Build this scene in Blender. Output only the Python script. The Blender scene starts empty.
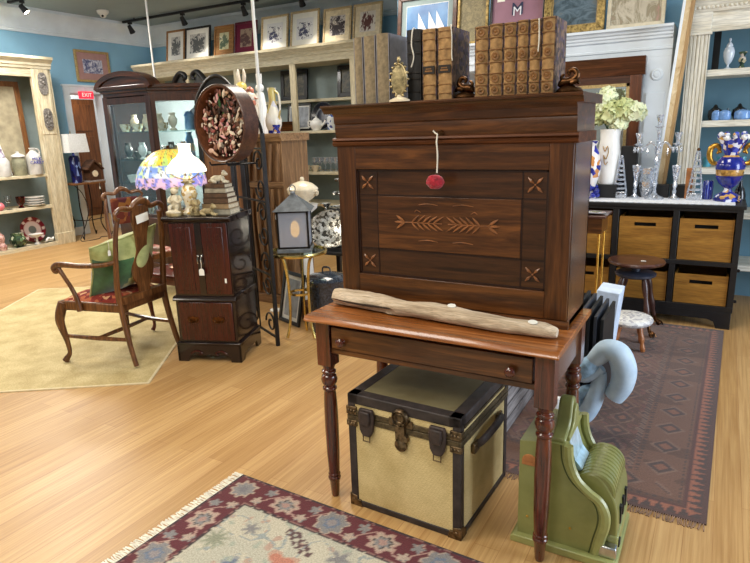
import bpy, bmesh, math, random
from mathutils import Vector, Matrix, noise as mnoise
random.seed(7)
PI=math.pi; R=math.radians
SC=bpy.context.scene; COL=SC.collection
# ---------- colour / materials
def lin(c):
    out=[]
    for v in c[:3]:
        v=v/255.0
        out.append(v/12.92 if v<=0.04045 else ((v+0.055)/1.055)**2.4)
    return (*out,1.0)
def newmat(name):
    m=bpy.data.materials.new(name); m.use_nodes=True
    nt=m.node_tree; b=nt.nodes['Principled BSDF']
    return m,nt,b
def setp(b,rough=.5,metal=0,coat=0,spec=.5,trans=0,emit=None,es=0,ior=1.45,alpha=1,sheen=0,coatr=.08):
    b.inputs['Roughness'].default_value=rough; b.inputs['Metallic'].default_value=metal
    b.inputs['Coat Weight'].default_value=coat; b.inputs['Coat Roughness'].default_value=coatr
    b.inputs['Specular IOR Level'].default_value=spec; b.inputs['Transmission Weight'].default_value=trans
    b.inputs['IOR'].default_value=ior; b.inputs['Alpha'].default_value=alpha; b.inputs['Sheen Weight'].default_value=sheen
    if emit: b.inputs['Emission Color'].default_value=lin(emit); b.inputs['Emission Strength'].default_value=es
def ramp(nt,stops):
    r=nt.nodes.new('ShaderNodeValToRGB'); e=r.color_ramp.elements
    while len(e)<len(stops): e.new(.5)
    for i,(p,c) in enumerate(stops): e[i].position=p; e[i].color=lin(c)
    return r
def coords(nt,scale=(1,1,1),rot=(0,0,0)):
    t=nt.nodes.new('ShaderNodeTexCoord'); mp=nt.nodes.new('ShaderNodeMapping')
    mp.inputs['Scale'].default_value=scale; mp.inputs['Rotation'].default_value=rot
    nt.links.new(t.outputs['Object'],mp.inputs['Vector']); return mp
def nz(nt,vec,scale,detail=4,dist=0,rough=.55):
    n=nt.nodes.new('ShaderNodeTexNoise'); n.inputs['Scale'].default_value=scale
    n.inputs['Detail'].default_value=detail; n.inputs['Distortion'].default_value=dist; n.inputs['Roughness'].default_value=rough
    nt.links.new(vec.outputs[0],n.inputs['Vector']); return n
def bump(nt,b,src,strength,dist=.002):
    bp=nt.nodes.new('ShaderNodeBump'); bp.inputs['Strength'].default_value=strength; bp.inputs['Distance'].default_value=dist
    nt.links.new(src,bp.inputs['Height']); nt.links.new(bp.outputs['Normal'],b.inputs['Normal'])
def mul(c,k): return tuple(min(255,max(0,v*k)) for v in c)
def paint(name,c,var=.08,ns=12,bmp=0,c2=None,**k):
    m,nt,b=newmat(name); setp(b,**k)
    mp=coords(nt); n=nz(nt,mp,ns)
    r=ramp(nt,[(.3,mul(c,1-var)),(.7,c2 or mul(c,1+var))])
    nt.links.new(n.outputs['Fac'],r.inputs['Fac']); nt.links.new(r.outputs['Color'],b.inputs['Base Color'])
    if bmp: bump(nt,b,n.outputs['Fac'],bmp)
    return m
def wood(name,dark,light,axis='x',s=1.0,rough=.35,coat=.3,spec=.5,mid=None,coatr=.08):
    m,nt,b=newmat(name); setp(b,rough=rough,coat=coat,spec=spec,coatr=coatr)
    sc={'x':(1.2,16,16),'y':(16,1.2,16),'z':(16,16,1.2)}[axis]
    mp=coords(nt,tuple(v*s for v in sc)); n=nz(nt,mp,1.6,6,1.2,.6)
    stops=[(.3,dark),(.68,light)] if not mid else [(.28,dark),(.5,mid),(.7,light)]
    r=ramp(nt,stops); nt.links.new(n.outputs['Fac'],r.inputs['Fac'])
    mp2=coords(nt,tuple(v*s*5 for v in sc)); n2=nz(nt,mp2,2,2)
    mx=nt.nodes.new('ShaderNodeMixRGB'); mx.blend_type='MULTIPLY'; mx.inputs['Fac'].default_value=.35
    r2=ramp(nt,[(.35,(120,120,120)),(.6,(255,255,255))]); nt.links.new(n2.outputs['Fac'],r2.inputs['Fac'])
    nt.links.new(r.outputs['Color'],mx.inputs[1]); nt.links.new(r2.outputs['Color'],mx.inputs[2])
    nt.links.new(mx.outputs[0],b.inputs['Base Color'])
    bump(nt,b,n2.outputs['Fac'],.08)
    return m
def metal(name,c,rough=.3,var=.15,ns=20): return paint(name,c,var,ns,rough=rough,metal=1.0)
def glassm(name,c=(245,250,255),rough=.02,ior=1.45):
    m,nt,b=newmat(name); setp(b,rough=rough,trans=1.0,ior=ior); b.inputs['Base Color'].default_value=lin(c); return m
def pane(name,tint=(235,243,246),refl=.09):
    # thin window pane: see-through with a sheen
    m=bpy.data.materials.new(name); m.use_nodes=True; nt=m.node_tree; nt.nodes.clear()
    o=nt.nodes.new('ShaderNodeOutputMaterial'); t=nt.nodes.new('ShaderNodeBsdfTransparent'); g=nt.nodes.new('ShaderNodeBsdfGlossy')
    t.inputs['Color'].default_value=lin(tint); g.inputs['Roughness'].default_value=.03
    mx=nt.nodes.new('ShaderNodeMixShader'); mx.inputs['Fac'].default_value=refl
    nt.links.new(t.outputs[0],mx.inputs[1]); nt.links.new(g.outputs[0],mx.inputs[2]); nt.links.new(mx.outputs[0],o.inputs[0]); return m
def vcol(name,rough=.8,coat=0,es=0,metal=0,bmp=0,trans=0,sheen=0):
    m,nt,b=newmat(name); setp(b,rough=rough,coat=coat,metal=metal,sheen=sheen)
    a=nt.nodes.new('ShaderNodeVertexColor'); a.layer_name='Col'
    mp=coords(nt); n=nz(nt,mp,160,2)
    r=ramp(nt,[(.3,(205,205,205)),(.7,(255,255,255))]); nt.links.new(n.outputs['Fac'],r.inputs['Fac'])
    mx=nt.nodes.new('ShaderNodeMixRGB'); mx.blend_type='MULTIPLY'; mx.inputs['Fac'].default_value=1 if bmp else .2
    nt.links.new(a.outputs['Color'],mx.inputs[1]); nt.links.new(r.outputs['Color'],mx.inputs[2])
    nt.links.new(mx.outputs[0],b.inputs['Base Color'])
    if es:
        nt.links.new(a.outputs['Color'],b.inputs['Emission Color']); b.inputs['Emission Strength'].default_value=es
    if bmp: bump(nt,b,n.outputs['Fac'],bmp,.003)
    return m
def spots(name,bg,cols,scale=20,thr=.5,rough=.4,metal=0,stretch=(1,1,1),coat=0,emit=0,edge=None):
    # voronoi cells in several colours on a ground
    m,nt,b=newmat(name); setp(b,rough=rough,metal=metal,coat=coat)
    mp=coords(nt,stretch); v=nt.nodes.new('ShaderNodeTexVoronoi'); v.inputs['Scale'].default_value=scale
    nt.links.new(mp.outputs[0],v.inputs['Vector'])
    sp=nt.nodes.new('ShaderNodeSeparateColor'); nt.links.new(v.outputs['Color'],sp.inputs[0])
    st=[(0,bg)]+[(thr+(1-thr)*i/len(cols),c) for i,c in enumerate(cols)]
    r=ramp(nt,st); r.color_ramp.interpolation='CONSTANT'
    nt.links.new(sp.outputs[0],r.inputs['Fac']); nt.links.new(r.outputs['Color'],b.inputs['Base Color'])
    if emit: nt.links.new(r.outputs['Color'],b.inputs['Emission Color']); b.inputs['Emission Strength'].default_value=emit
    return m
def blotch(name,cols,scale=8,rough=.45,stretch=(1,1,1),dist=1.2):
    # soft irregular patches in a run of colours
    m,nt,b=newmat(name); setp(b,rough=rough)
    n=nz(nt,coords(nt,stretch),scale,6,dist,.7); k=len(cols)
    r=ramp(nt,[(.3+.4*i/(k-1),c) for i,c in enumerate(cols)]); r.color_ramp.interpolation='EASE'
    nt.links.new(n.outputs['Fac'],r.inputs['Fac']); nt.links.new(r.outputs['Color'],b.inputs['Base Color']); return m
# ---------- mesh builder
def crom(pts,sub):
    if sub<=1 or len(pts)<3: return [Vector(p) for p in pts]
    P=[Vector(p) for p in pts]; out=[]
    for i in range(len(P)-1):
        a=P[max(i-1,0)]; b=P[i]; c=P[i+1]; d=P[min(i+2,len(P)-1)]
        for k in range(sub):
            t=k/sub
            out.append(.5*((2*b)+(c-a)*t+(2*a-5*b+4*c-d)*t*t+(3*b-a-3*c+d)*t**3))
    out.append(P[-1]); return out
class MB:
    def __init__(s): s.v=[]; s.f=[]; s.mi=[]; s.cur=0; s.X=Matrix.Identity(4); s.vc=None
    def at(s,loc=(0,0,0),rot=(0,0,0),scale=(1,1,1)):
        from mathutils import Euler
        s.X=Matrix.LocRotScale(Vector(loc),Euler(rot),Vector(scale)); return s
    def m(s,i): s.cur=i; return s
    def _add(s,vs,fs):
        o=len(s.v); s.v+= [s.X@Vector(v) for v in vs]; s.f+=[tuple(i+o for i in f) for f in fs]; s.mi+=[s.cur]*len(fs); return s
    def box(s,x0,x1,y0,y1,z0,z1):
        v=[(x,y,z) for z in (z0,z1) for y in (y0,y1) for x in (x0,x1)]
        return s._add(v,[(0,2,3,1),(4,5,7,6),(0,1,5,4),(2,6,7,3),(0,4,6,2),(1,3,7,5)])
    def prism(s,pts,ax,a,b):
        # pts polygon; ax 'x': (y,z) ; 'y': (x,z) ; 'z': (x,y)
        def P(p,t): return {'x':(t,p[0],p[1]),'y':(p[0],t,p[1]),'z':(p[0],p[1],t)}[ax]
        n=len(pts); v=[P(p,a) for p in pts]+[P(p,b) for p in pts]
        f=[(i,(i+1)%n,(i+1)%n+n,i+n) for i in range(n)]+[tuple(range(n))[::-1],tuple(range(n,2*n))]
        return s._add(v,f)
    def lathe(s,prof,c=(0,0,0),n=20,sx=1,sy=1,a0=0,a1=2*PI,cap=True):
        full=abs(a1-a0-2*PI)<1e-6; k=n if full else n+1
        v=[];f=[]
        for r,z in prof:
            for i in range(k):
                a=a0+(a1-a0)*i/n; v.append((c[0]+r*sx*math.cos(a),c[1]+r*sy*math.sin(a),c[2]+z))
        for j in range(len(prof)-1):
            for i in range(n):
                i2=(i+1)%k; f.append((j*k+i,j*k+i2,(j+1)*k+i2,(j+1)*k+i))
        if cap and full:
            if prof[0][0]>1e-5: f.append(tuple(range(k))[::-1])
            if prof[-1][0]>1e-5: f.append(tuple(range((len(prof)-1)*k,len(prof)*k)))
        return s._add(v,f)
    def tube(s,pts,r,n=8,sub=1,closed=False,flat=(1,1),up=(0,0,1)):
        P=crom(pts,sub); L=len(P)
        if isinstance(r,(list,tuple)):
            q=[]; m=len(r)-1
            for i in range(L):
                t=i/(L-1)*m; k=min(int(t),m-1); q.append(r[k]+(r[k+1]-r[k])*(t-k))
            r=q
        else: r=[r]*L
        v=[];f=[]; pu=None
        for i in range(L):
            if closed: d=P[(i+1)%L]-P[i-1]
            else: d=P[min(i+1,L-1)]-P[max(i-1,0)]
            d=d.normalized() if d.length>1e-9 else Vector((0,0,1))
            u=Vector(up) if pu is None else pu
            a=u-d*u.dot(d)
            if a.length<1e-3: a=Vector((1,0,0))-d*d.x
            if a.length<1e-3: a=Vector((0,1,0))-d*d.y
            a.normalize(); pu=a; b=d.cross(a)
            for k in range(n):
                t=2*PI*k/n; v.append(P[i]+a*(math.cos(t)*r[i]*flat[0])+b*(math.sin(t)*r[i]*flat[1]))
        for i in range(L if closed else L-1):
            i2=(i+1)%L
            for k in range(n): f.append((i*n+k,i*n+(k+1)%n,i2*n+(k+1)%n,i2*n+k))
        if not closed: f+= [tuple(range(n))[::-1],tuple(range((L-1)*n,L*n))]
        return s._add(v,f)
    def cyl(s,p0,p1,r0,r1=None,n=12): return s.tube([p0,p1],[r0,r0 if r1 is None else r1],n)
    def ball(s,c,r,n=12,sx=1,sy=1,sz=1):
        h=max(6,n//2+1); prof=[(max(1e-4,r*math.sin(PI*i/h)),-r*math.cos(PI*i/h)*sz) for i in range(h+1)]
        return s.lathe(prof,c,n,sx,sy)
    def grid(s,fn,nu,nv):
        v=[fn(i/nu,j/nv) for j in range(nv+1) for i in range(nu+1)]
        f=[(j*(nu+1)+i,j*(nu+1)+i+1,(j+1)*(nu+1)+i+1,(j+1)*(nu+1)+i) for j in range(nv) for i in range(nu)]
        return s._add(v,f)
    def build(s,name,mat,parent=None,smooth=True,bevel=0,ang=38,colfn=None,recalc=True,bseg=2):
        me=bpy.data.meshes.new(name); me.from_pydata([tuple(v) for v in s.v],[],s.f)
        mats=mat if isinstance(mat,(list,tuple)) else [mat]
        for q in mats: me.materials.append(q)
        if any(s.mi): me.polygons.foreach_set('material_index',s.mi)
        if recalc:
            bm=bmesh.new(); bm.from_mesh(me); bmesh.ops.recalc_face_normals(bm,faces=bm.faces); bm.to_mesh(me); bm.free()
        if colfn:
            a=me.color_attributes.new('Col','FLOAT_COLOR','POINT')
            for i,v in enumerate(me.vertices): a.data[i].color=lin(colfn(v.co))
        if smooth:
            me.polygons.foreach_set('use_smooth',[True]*len(me.polygons)); me.set_sharp_from_angle(angle=R(ang))
        me.update()
        o=bpy.data.objects.new(name,me); COL.objects.link(o)
        if parent: o.parent=parent
        if bevel:
            b=o.modifiers.new('b','BEVEL'); b.width=bevel; b.segments=bseg; b.limit_method='ANGLE'; b.angle_limit=R(40)
        return o
def thing(name,label,cat,loc=(0,0,0),rz=0,group=None,rot=None):
    o=bpy.data.objects.new(name,None); COL.objects.link(o); o.empty_display_size=.05
    o.location=loc; o.rotation_euler=rot or (0,0,rz); o['label']=label; o['category']=cat
    if group: o['group']=group
    return o
def tag(o,label,cat,group=None,loc=None,rz=None,rot=None,kind=None):
    o['label']=label; o['category']=cat
    if group: o['group']=group
    if kind: o['kind']=kind
    if loc is not None: o.location=loc
    if rz is not None: o.rotation_euler=(0,0,rz)
    if rot is not None: o.rotation_euler=rot
    return o
def struct(o): o['kind']='structure'; return o
def lab(o,l): o['label']=l; return o
def dup(root,loc,rz=None,label=None,group=None,scale=None):
    r=root.copy(); COL.objects.link(r); r.location=loc
    if rz is not None: r.rotation_euler=(0,0,rz)
    if scale: r.scale=scale
    if label: r['label']=label
    if group: r['group']=group
    for ch in list(root.children):
        c=ch.copy(); COL.objects.link(c); c.parent=r
        for g in list(ch.children):
            d=g.copy(); COL.objects.link(d); d.parent=c
    return r
def text(name,body,size,mat,parent,loc,rot,ext=.0008,align='CENTER'):
    c=bpy.data.curves.new(name,'FONT'); c.body=body; c.size=size; c.extrude=ext; c.align_x=align; c.align_y='CENTER'; c.resolution_u=2
    t=bpy.data.objects.new(name,c); COL.objects.link(t)
    bpy.context.view_layer.update()
    me=bpy.data.meshes.new_from_object(t.evaluated_get(bpy.context.evaluated_depsgraph_get()))
    bpy.data.objects.remove(t); me.name=name
    me.materials.clear(); me.materials.append(mat)
    o=bpy.data.objects.new(name,me); COL.objects.link(o); o.parent=parent; o.location=loc; o.rotation_euler=rot; return o
def price_tag(parent_like,loc,rz,label,size=(.022,.036),tilt=0):
    # a hanging paper price tag with its string, a thing of its own
    w,h=size
    t=thing('price_tag',label,'price tag',loc,rz,group='paper price tags')
    MB().prism([(-w/2,-.06-h),(w/2,-.06-h),(w/2,-.06-.01),(w/4,-.06),(-w/4,-.06),(-w/2,-.06-.01)],'y',-.001,.001).build('card',M['tagpaper'],t,smooth=False)
    MB().tube([(0,0,0),(.003,-.001,-.03),(0,0,-.062)],.0012,5,3).build('string',M['string'],t)
    return t
M={}
# ---------- materials
def crystalm(name):
    # cut lead crystal: white diffuse stands in for bright glints, half see-through
    m=bpy.data.materials.new(name); m.use_nodes=True; nt=m.node_tree; nt.nodes.clear()
    o=nt.nodes.new('ShaderNodeOutputMaterial'); t=nt.nodes.new('ShaderNodeBsdfTransparent'); g=nt.nodes.new('ShaderNodeBsdfGlossy'); d=nt.nodes.new('ShaderNodeBsdfTranslucent'); e=nt.nodes.new('ShaderNodeBsdfDiffuse')
    t.inputs['Color'].default_value=lin((236,242,248)); g.inputs['Roughness'].default_value=.08; g.inputs['Color'].default_value=lin((250,250,255)); d.inputs['Color'].default_value=lin((230,236,246)); e.inputs['Color'].default_value=lin((232,238,246))
    mp=coords(nt); v=nt.nodes.new('ShaderNodeTexVoronoi'); v.inputs['Scale'].default_value=90; nt.links.new(mp.outputs[0],v.inputs['Vector'])
    sp=nt.nodes.new('ShaderNodeSeparateColor'); nt.links.new(v.outputs['Color'],sp.inputs[0])
    a=nt.nodes.new('ShaderNodeMixShader'); a.inputs[0].default_value=.5; nt.links.new(d.outputs[0],a.inputs[1]); nt.links.new(e.outputs[0],a.inputs[2])
    b=nt.nodes.new('ShaderNodeMixShader'); nt.links.new(sp.outputs[0],b.inputs[0]); nt.links.new(a.outputs[0],b.inputs[1]); nt.links.new(g.outputs[0],b.inputs[2])
    c=nt.nodes.new('ShaderNodeMixShader'); c.inputs[0].default_value=.68; nt.links.new(t.outputs[0],c.inputs[1]); nt.links.new(b.outputs[0],c.inputs[2]); nt.links.new(c.outputs[0],o.inputs[0]); return m
M['desk']=wood('walnut_brown',(46,24,10),(126,77,37),'x',1.0,.3,.2,mid=(88,51,23))
M['deskz']=wood('walnut_brown_upright',(45,23,9),(116,69,33),'z',1.0,.3,.2,mid=(82,47,21))
M['desky']=wood('walnut_brown_side',(66,36,22),(122,78,52),'z',1.0,.22,.9,coatr=.16)
M['moulding']=wood('walnut_moulding',(50,24,11),(116,66,33),'x',1.0,.5,0,spec=.3)
M['desktop']=wood('walnut_table_top',(118,64,26),(196,124,66),'x',.8,.22,.4,mid=(160,94,42))
M['deskdark']=wood('walnut_dark',(38,20,10),(84,50,26),'x',1.0,.33,.15)
M['groove']=paint('carved_line',(40,18,9),.1,rough=.5)
M['carve']=paint('carved_relief',(140,90,54),.2,40,rough=.35,coat=.3)
M['leg']=wood('leg_mahogany',(52,20,12),(112,52,32),'z',1.5,.18,.6)
M['drift']=wood('driftwood',(172,150,124),(236,218,194),'x',2.2,.9,0,mid=(212,190,162),spec=.15)
M['crack']=paint('driftwood_crack',(52,40,30),.2,rough=.95)
M['tagpaper']=paint('tag_paper',(240,238,228),.03,rough=.8)
M['string']=paint('white_string',(235,228,212),.05,rough=.9)
M['pompom']=paint('raspberry_yarn',(158,26,44),.25,60,.6,rough=.95,sheen=.4)
M['greybook']=paint('grey_book_cloth',(136,121,96),.14,60,.2,rough=.85)
M['greyboard']=paint('grey_book_board',(128,126,132),.08,30,rough=.7)
M['blackbook']=paint('black_leather',(34,31,30),.3,40,.1,rough=.55)
M['tanbook']=paint('tan_calf',(166,124,72),.2,45,.15,rough=.6,c2=(192,150,96))
M['tanrib']=paint('tan_calf_gilt',(128,88,46),.2,60,rough=.5)
M['label']=paint('black_label',(38,30,24),.1,rough=.5)
M['gilt']=metal('gilt',(190,146,66),.35)
M['pages']=paint('page_block',(196,184,160),.12,90,rough=.9)
M['marble']=spots('marbled_boards',(96,74,58),[(60,44,40),(128,100,80),(84,66,80)],70,.3,.6)
M['brass']=metal('aged_brass',(158,144,110),.45,.4,60)
M['bronze']=metal('dark_bronze',(88,60,38),.35,.4,40)
M['iron']=paint('black_iron',(30,26,24),.25,30,rough=.5,metal=.6)
M['blackm']=paint('black_matte',(22,22,24),.2,rough=.55)
M['blackgloss']=paint('black_gloss',(18,18,20),.15,rough=.15,coat=.5)
M['white']=paint('white_paint',(232,231,226),.03,5,rough=.5)
M['whitegloss']=paint('white_china',(238,238,236),.03,5,rough=.15,coat=.4)
M['cream']=paint('cream_china',(228,214,186),.07,20,rough=.25,coat=.3)
M['gold']=metal('polished_gold',(214,172,84),.22)
M['silver']=metal('tarnished_silver',(206,204,198),.18,.3,30)
M['glass']=glassm('clear_glass'); M['pane']=pane('window_glass'); M['crystal']=crystalm('cut_crystal')
M['mirror']=metal('mirror_silvering',(225,230,230),.03,.02)
M['rust']=paint('orange_wood',(166,108,62),.2,15,rough=.5)
M['cobalt']=paint('cobalt_blue',(24,34,128),.25,20,rough=.12,coat=.6)
# floor: narrow honey bamboo strips running away from the front of the shop
def floor_mat():
    m,nt,b=newmat('bamboo_floor'); setp(b,rough=.4,coat=.12,coatr=.3)
    mp=coords(nt,(1,1,1),(0,0,R(90)))
    br=nt.nodes.new('ShaderNodeTexBrick'); br.inputs['Scale'].default_value=1; br.inputs['Brick Width'].default_value=1.83; br.inputs['Row Height'].default_value=.096
    br.inputs['Mortar Size'].default_value=.0012; br.inputs['Mortar Smooth'].default_value=.2; br.inputs['Bias'].default_value=0; br.offset=.37
    br.inputs['Color1'].default_value=lin((206,168,114)); br.inputs['Color2'].default_value=lin((188,148,94)); br.inputs['Mortar'].default_value=lin((172,126,78))
    nt.links.new(mp.outputs[0],br.inputs['Vector'])
    m2=coords(nt,(70,1.6,1)); n=nz(nt,m2,1.2,5,.2,.6)
    r=ramp(nt,[(.3,(212,196,176)),(.65,(255,255,255))]); nt.links.new(n.outputs['Fac'],r.inputs['Fac'])
    mx=nt.nodes.new('ShaderNodeMixRGB'); mx.blend_type='MULTIPLY'; mx.inputs['Fac'].default_value=.9
    nt.links.new(br.outputs['Color'],mx.inputs[1]); nt.links.new(r.outputs['Color'],mx.inputs[2])
    nt.links.new(mx.outputs[0],b.inputs['Base Color'])
    n3=nz(nt,coords(nt,(1,1,1)),3,3); rr=nt.nodes.new('ShaderNodeMapRange'); rr.inputs[3].default_value=.34; rr.inputs[4].default_value=.5
    nt.links.new(n3.outputs['Fac'],rr.inputs[0]); nt.links.new(rr.outputs[0],b.inputs['Roughness'])
    return m
M['floor']=floor_mat()
M['wall']=paint('blue_wall',(138,184,212),.03,3,rough=.7)
M['ceil']=paint('grey_ceiling',(146,162,168),.03,2,rough=.85)
M['trim']=paint('white_trim',(222,231,240),.03,4,rough=.45)
M['hall']=paint('hall_white',(206,206,204),.03,4,rough=.7)
M['antique']=wood('antiqued_white',(190,172,136),(236,228,202),'z',.9,.6,0,mid=(220,208,176))
M['antiqueh']=wood('antiqued_white_flat',(200,184,148),(236,228,204),'y',.9,.6,0,mid=(222,212,182))
M['antiquex']=wood('antiqued_white_long',(200,184,148),(236,228,204),'x',.9,.6,0,mid=(222,212,182))
M['antiquew']=wood('chalky_white_fluted',(196,186,162),(240,238,228),'z',.8,.6,0,mid=(226,222,208)); M['antiquewx']=wood('chalky_white_long',(202,192,168),(240,238,228),'x',.8,.6,0,mid=(228,224,210))
M['grey_blue']=paint('cabinet_back',(146,162,164),.05,5,rough=.75)
# ---------- the room
s=struct(MB().box(-11.3,4.5,-1.6,8.6,-.12,0).build('floor',M['floor'],smooth=False))
struct(MB().box(-9.2,4.5,-1.6,8.1,3.34,3.46).build('ceiling',M['ceil'],smooth=False))
w=MB(); w.box(-9.1,-8.95,-1.6,6.14,0,3.34); w.box(-9.1,-8.95,6.72,8.05,0,3.34); w.box(-9.1,-8.95,6.14,6.72,2.2,3.34)
struct(w.build('wall_left',M['wall'],smooth=False))
struct(MB().box(-8.95,-3.0,7.9,8.05,0,3.34).build('wall_back',M['wall'],smooth=False))
M['front']=paint('shop_front_wall',(120,128,130),.05,2,rough=.8)
struct(MB().box(-9.1,4.5,-1.75,-1.6,0,3.34).build('wall_front',M['front'],smooth=False))  # unseen wall added behind the camera to darken reflections on the hutch
def cornice_pts(s): # (offset from wall, z)
    return [(0,3.02),(.03,3.02),(.035,3.05),(.05,3.06),(.05,3.08),(.065,3.085),(.075,3.17),(.11,3.24),(.17,3.29),(.19,3.30),(.19,3.34),(0,3.34)]
struct(MB().prism([(-8.95+a,z) for a,z in cornice_pts(0)],'y',-1.6,7.9).build('trim_1',M['trim'],ang=30))
struct(MB().prism([(7.9-a,z) for a,z in cornice_pts(0)],'x',-8.95,4.5).build('trim_2',M['trim'],ang=30))
b=MB(); b.box(-8.95,-8.93,-1.6,6.04,0,.13); b.box(-8.95,-8.93,6.82,7.9,0,.13)
struct(b.build('baseboard_left',M['trim'],smooth=False))
struct(MB().box(-8.95,4.5,7.88,7.9,0,.13).build('baseboard_back',M['trim'],smooth=False))
# cased opening in the left wall and the passage beyond, with a brown panelled door at its end
c=MB(); c.box(-8.95,-8.92,6.04,6.14,0,2.3); c.box(-8.95,-8.92,6.72,6.82,0,2.3); c.box(-8.95,-8.92,6.14,6.72,2.2,2.3); c.box(-8.95,-8.905,6.02,6.84,2.3,2.33)
c.box(-9.12,-8.95,6.14,6.152,0,2.188); c.box(-9.12,-8.95,6.708,6.72,0,2.188); c.box(-9.12,-8.95,6.14,6.72,2.188,2.2)
struct(c.build('trim_3',M['trim'],smooth=False,bevel=.004))
h=MB(); h.box(-11.12,-11.0,5.9,8.6,0,2.7); h.box(-11.0,-9.1,5.9,6.0,0,2.7); h.box(-11.0,-9.1,8.45,8.55,0,2.7); h.box(-11.0,-9.1,6.0,8.45,2.6,2.7)
struct(h.build('wall_passage',M['hall'],smooth=False))
M['door']=wood('brown_door',(84,44,18),(140,84,42),'z',1,.4,.2)
d=MB(); d.box(-11.0,-10.95,7.0,8.02,0,2.25)
for z0,z1 in ((.15,.9),(1.05,1.55),(1.65,2.15)):
    for y0,y1 in ((7.1,7.46),(7.56,7.92)): d.box(-10.955,-10.935,y0,y1,z0,z1)
d=struct(d.build('door_1',M['door'],smooth=False,bevel=.008))
MB().ball((-10.91,7.93,1.0),.03).build('door_knob',M['brass'],d)
t=MB(); t.box(-11.0,-10.93,6.9,7.0,0,2.35); t.box(-11.0,-10.93,8.02,8.12,0,2.35); t.box(-11.0,-10.93,7.0,8.02,2.25,2.35)
struct(t.build('trim_4',M['trim'],smooth=False))
t=thing('exit_sign','small red lit exit sign hung in the white cased opening','exit sign',(-8.9,6.4,2.12))
M['exitred']=paint('exit_face',(214,40,56),.05,rough=.4,emit=(255,50,70),es=1.1); M['exitlet']=paint('exit_letters',(255,190,180),.02,emit=(255,190,180),es=1.2)
MB().box(-.02,.02,-.12,.12,0,.11).build('housing',M['exitred'],t,bevel=.004)
text('lettering','EXIT',.085,M['exitlet'],t,(.0215,0,.055),(R(90),0,R(90)))
MB().cyl((0,0,.11),(0,0,.18),.006).build('hanger',M['trim'],t)
# framed print on the blue wall
M['frame_gold']=wood('dull_gold_frame',(150,122,72),(210,182,126),'y',2,.4,.1)
M['mat_pink']=paint('dusky_pink_mat',(176,136,132),.04,rough=.85); M['mat_white']=paint('white_mat',(238,238,234),.02,rough=.85)
M['art_blue']=blotch('small_blue_print',[(232,230,236),(206,206,220),(96,100,140),(70,72,104)],14,.6)
def picture(name,label,cat,loc,rot,w,h,fw,fd,mf,layers,group=None):
    # front faces local -y; layers: list of (inset,material,name)
    t=thing(name,label,cat,loc,rot=rot,group=group)
    f=MB()
    f.prism([(-w/2,0),(w/2,0),(w/2-fw,fw),(-w/2+fw,fw)],'y',-fd,0); f.prism([(-w/2,h),(-w/2+fw,h-fw),(w/2-fw,h-fw),(w/2,h)],'y',-fd,0)
    f.prism([(-w/2,0),(-w/2+fw,fw),(-w/2+fw,h-fw),(-w/2,h)],'y',-fd,0); f.prism([(w/2,0),(w/2,h),(w/2-fw,h-fw),(w/2-fw,fw)],'y',-fd,0)
    f.build('frame',mf,t,bevel=.004,smooth=False)
    MB().box(-w/2+fw*.5,w/2-fw*.5,-fd*.35,-fd*.1,fw*.5,h-fw*.5).build('backing',M['mat_white'],t,smooth=False)
    k=0
    for ins,m,nm in layers:
        i=fw+ins; k+=1
        MB().box(-w/2+i,w/2-i,-fd*.35-.0015*k,-fd*.34-.0015*(k-1),i,h-i).build(nm,m,t,smooth=False)
    return t
picture('wall_picture','small gold framed print with pink mat on the blue left wall','framed picture',(-8.945,6.62,2.38),(0,0,R(90)),.62,.48,.035,.03,M['frame_gold'],[(0,M['mat_pink'],'mat'),(.1,M['art_blue'],'print')])
# ceiling track lights
M['lampglow']=paint('lamp_lens',(255,240,215),.01,emit=(255,236,205),es=12)
def track_head(lx,ly,label,tilt,yaw):
    t=thing('track_spotlight',label,'track light',(lx,ly,3.285),rot=(0,0,yaw),group='black spotlights on the ceiling track')
    MB().box(-.03,.03,-.02,.02,-.03,0).build('adapter',M['blackm'],t,smooth=False)
    MB().cyl((0,0,-.03),(0,0,-.07),.009).build('stem',M['blackm'],t)
    m=MB().at((0,0,-.09),(R(tilt),0,0)); m.lathe([(.018,.05),(.03,.04),(.036,-.01),(.046,-.075),(.043,-.075),(.034,-.02)],n=16); h=m.build('lamp_head',M['blackm'],t)
    MB().at((0,0,-.09),(R(tilt),0,0)).lathe([(.0005,-.058),(.04,-.06),(.04,-.066),(.0005,-.068)],n=14).build('lens',M['lampglow'],h)
    return t
def track(name_label,x0,x1,y):
    t=thing('ceiling_track',name_label,'light track',((x0+x1)/2,y,3.3))
    L=(x1-x0)/2
    MB().box(-L,L,-.018,.018,-.014,.02).build('rail',M['blackm'],t,smooth=False)
    k=MB()
    for q in (-L*.9,0,L*.9): MB().cyl((q,0,.018),(q,0,.041),.01,n=8).build('mount',M['blackm'],t)
    MB().box(-.09,.09,-.03,.03,-.026,.0).build('feed_box',M['blackm'],t,smooth=False,bevel=.004)
track('long black light track running above the tall white bookcase',-8.62,-3.2,7.05)
for x,l in ((-8.46,'leftmost track spotlight above the bookcase, near the blue corner'),(-7.28,'second track spotlight from the left, above the framed prints'),(-6.08,'third track spotlight from the left, beside the white hanging pole'),(-5.08,'fourth track spotlight from the left, above the botanical prints')):
    track_head(x,7.05,l,35,R(10))
track('short black light track on the ceiling near the left wall',-8.5,-4.0,5.15)
track_head(-8.2,5.15,'lone track spotlight at the top left corner of the ceiling',40,R(-60))
t=thing('security_camera','small white dome security camera on the grey ceiling','security camera',(-8.2,6.37,3.34))
MB().lathe([(.001,-.005),(.085,-.005),(.085,-.03),(.07,-.055),(.001,-.055)],n=20).build('housing',M['white'],t)
MB().ball((0,0,-.06),.05,14).build('dome',M['white'],t); MB().ball((.025,-.03,-.085),.018,10).build('lens',M['blackm'],t)
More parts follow.
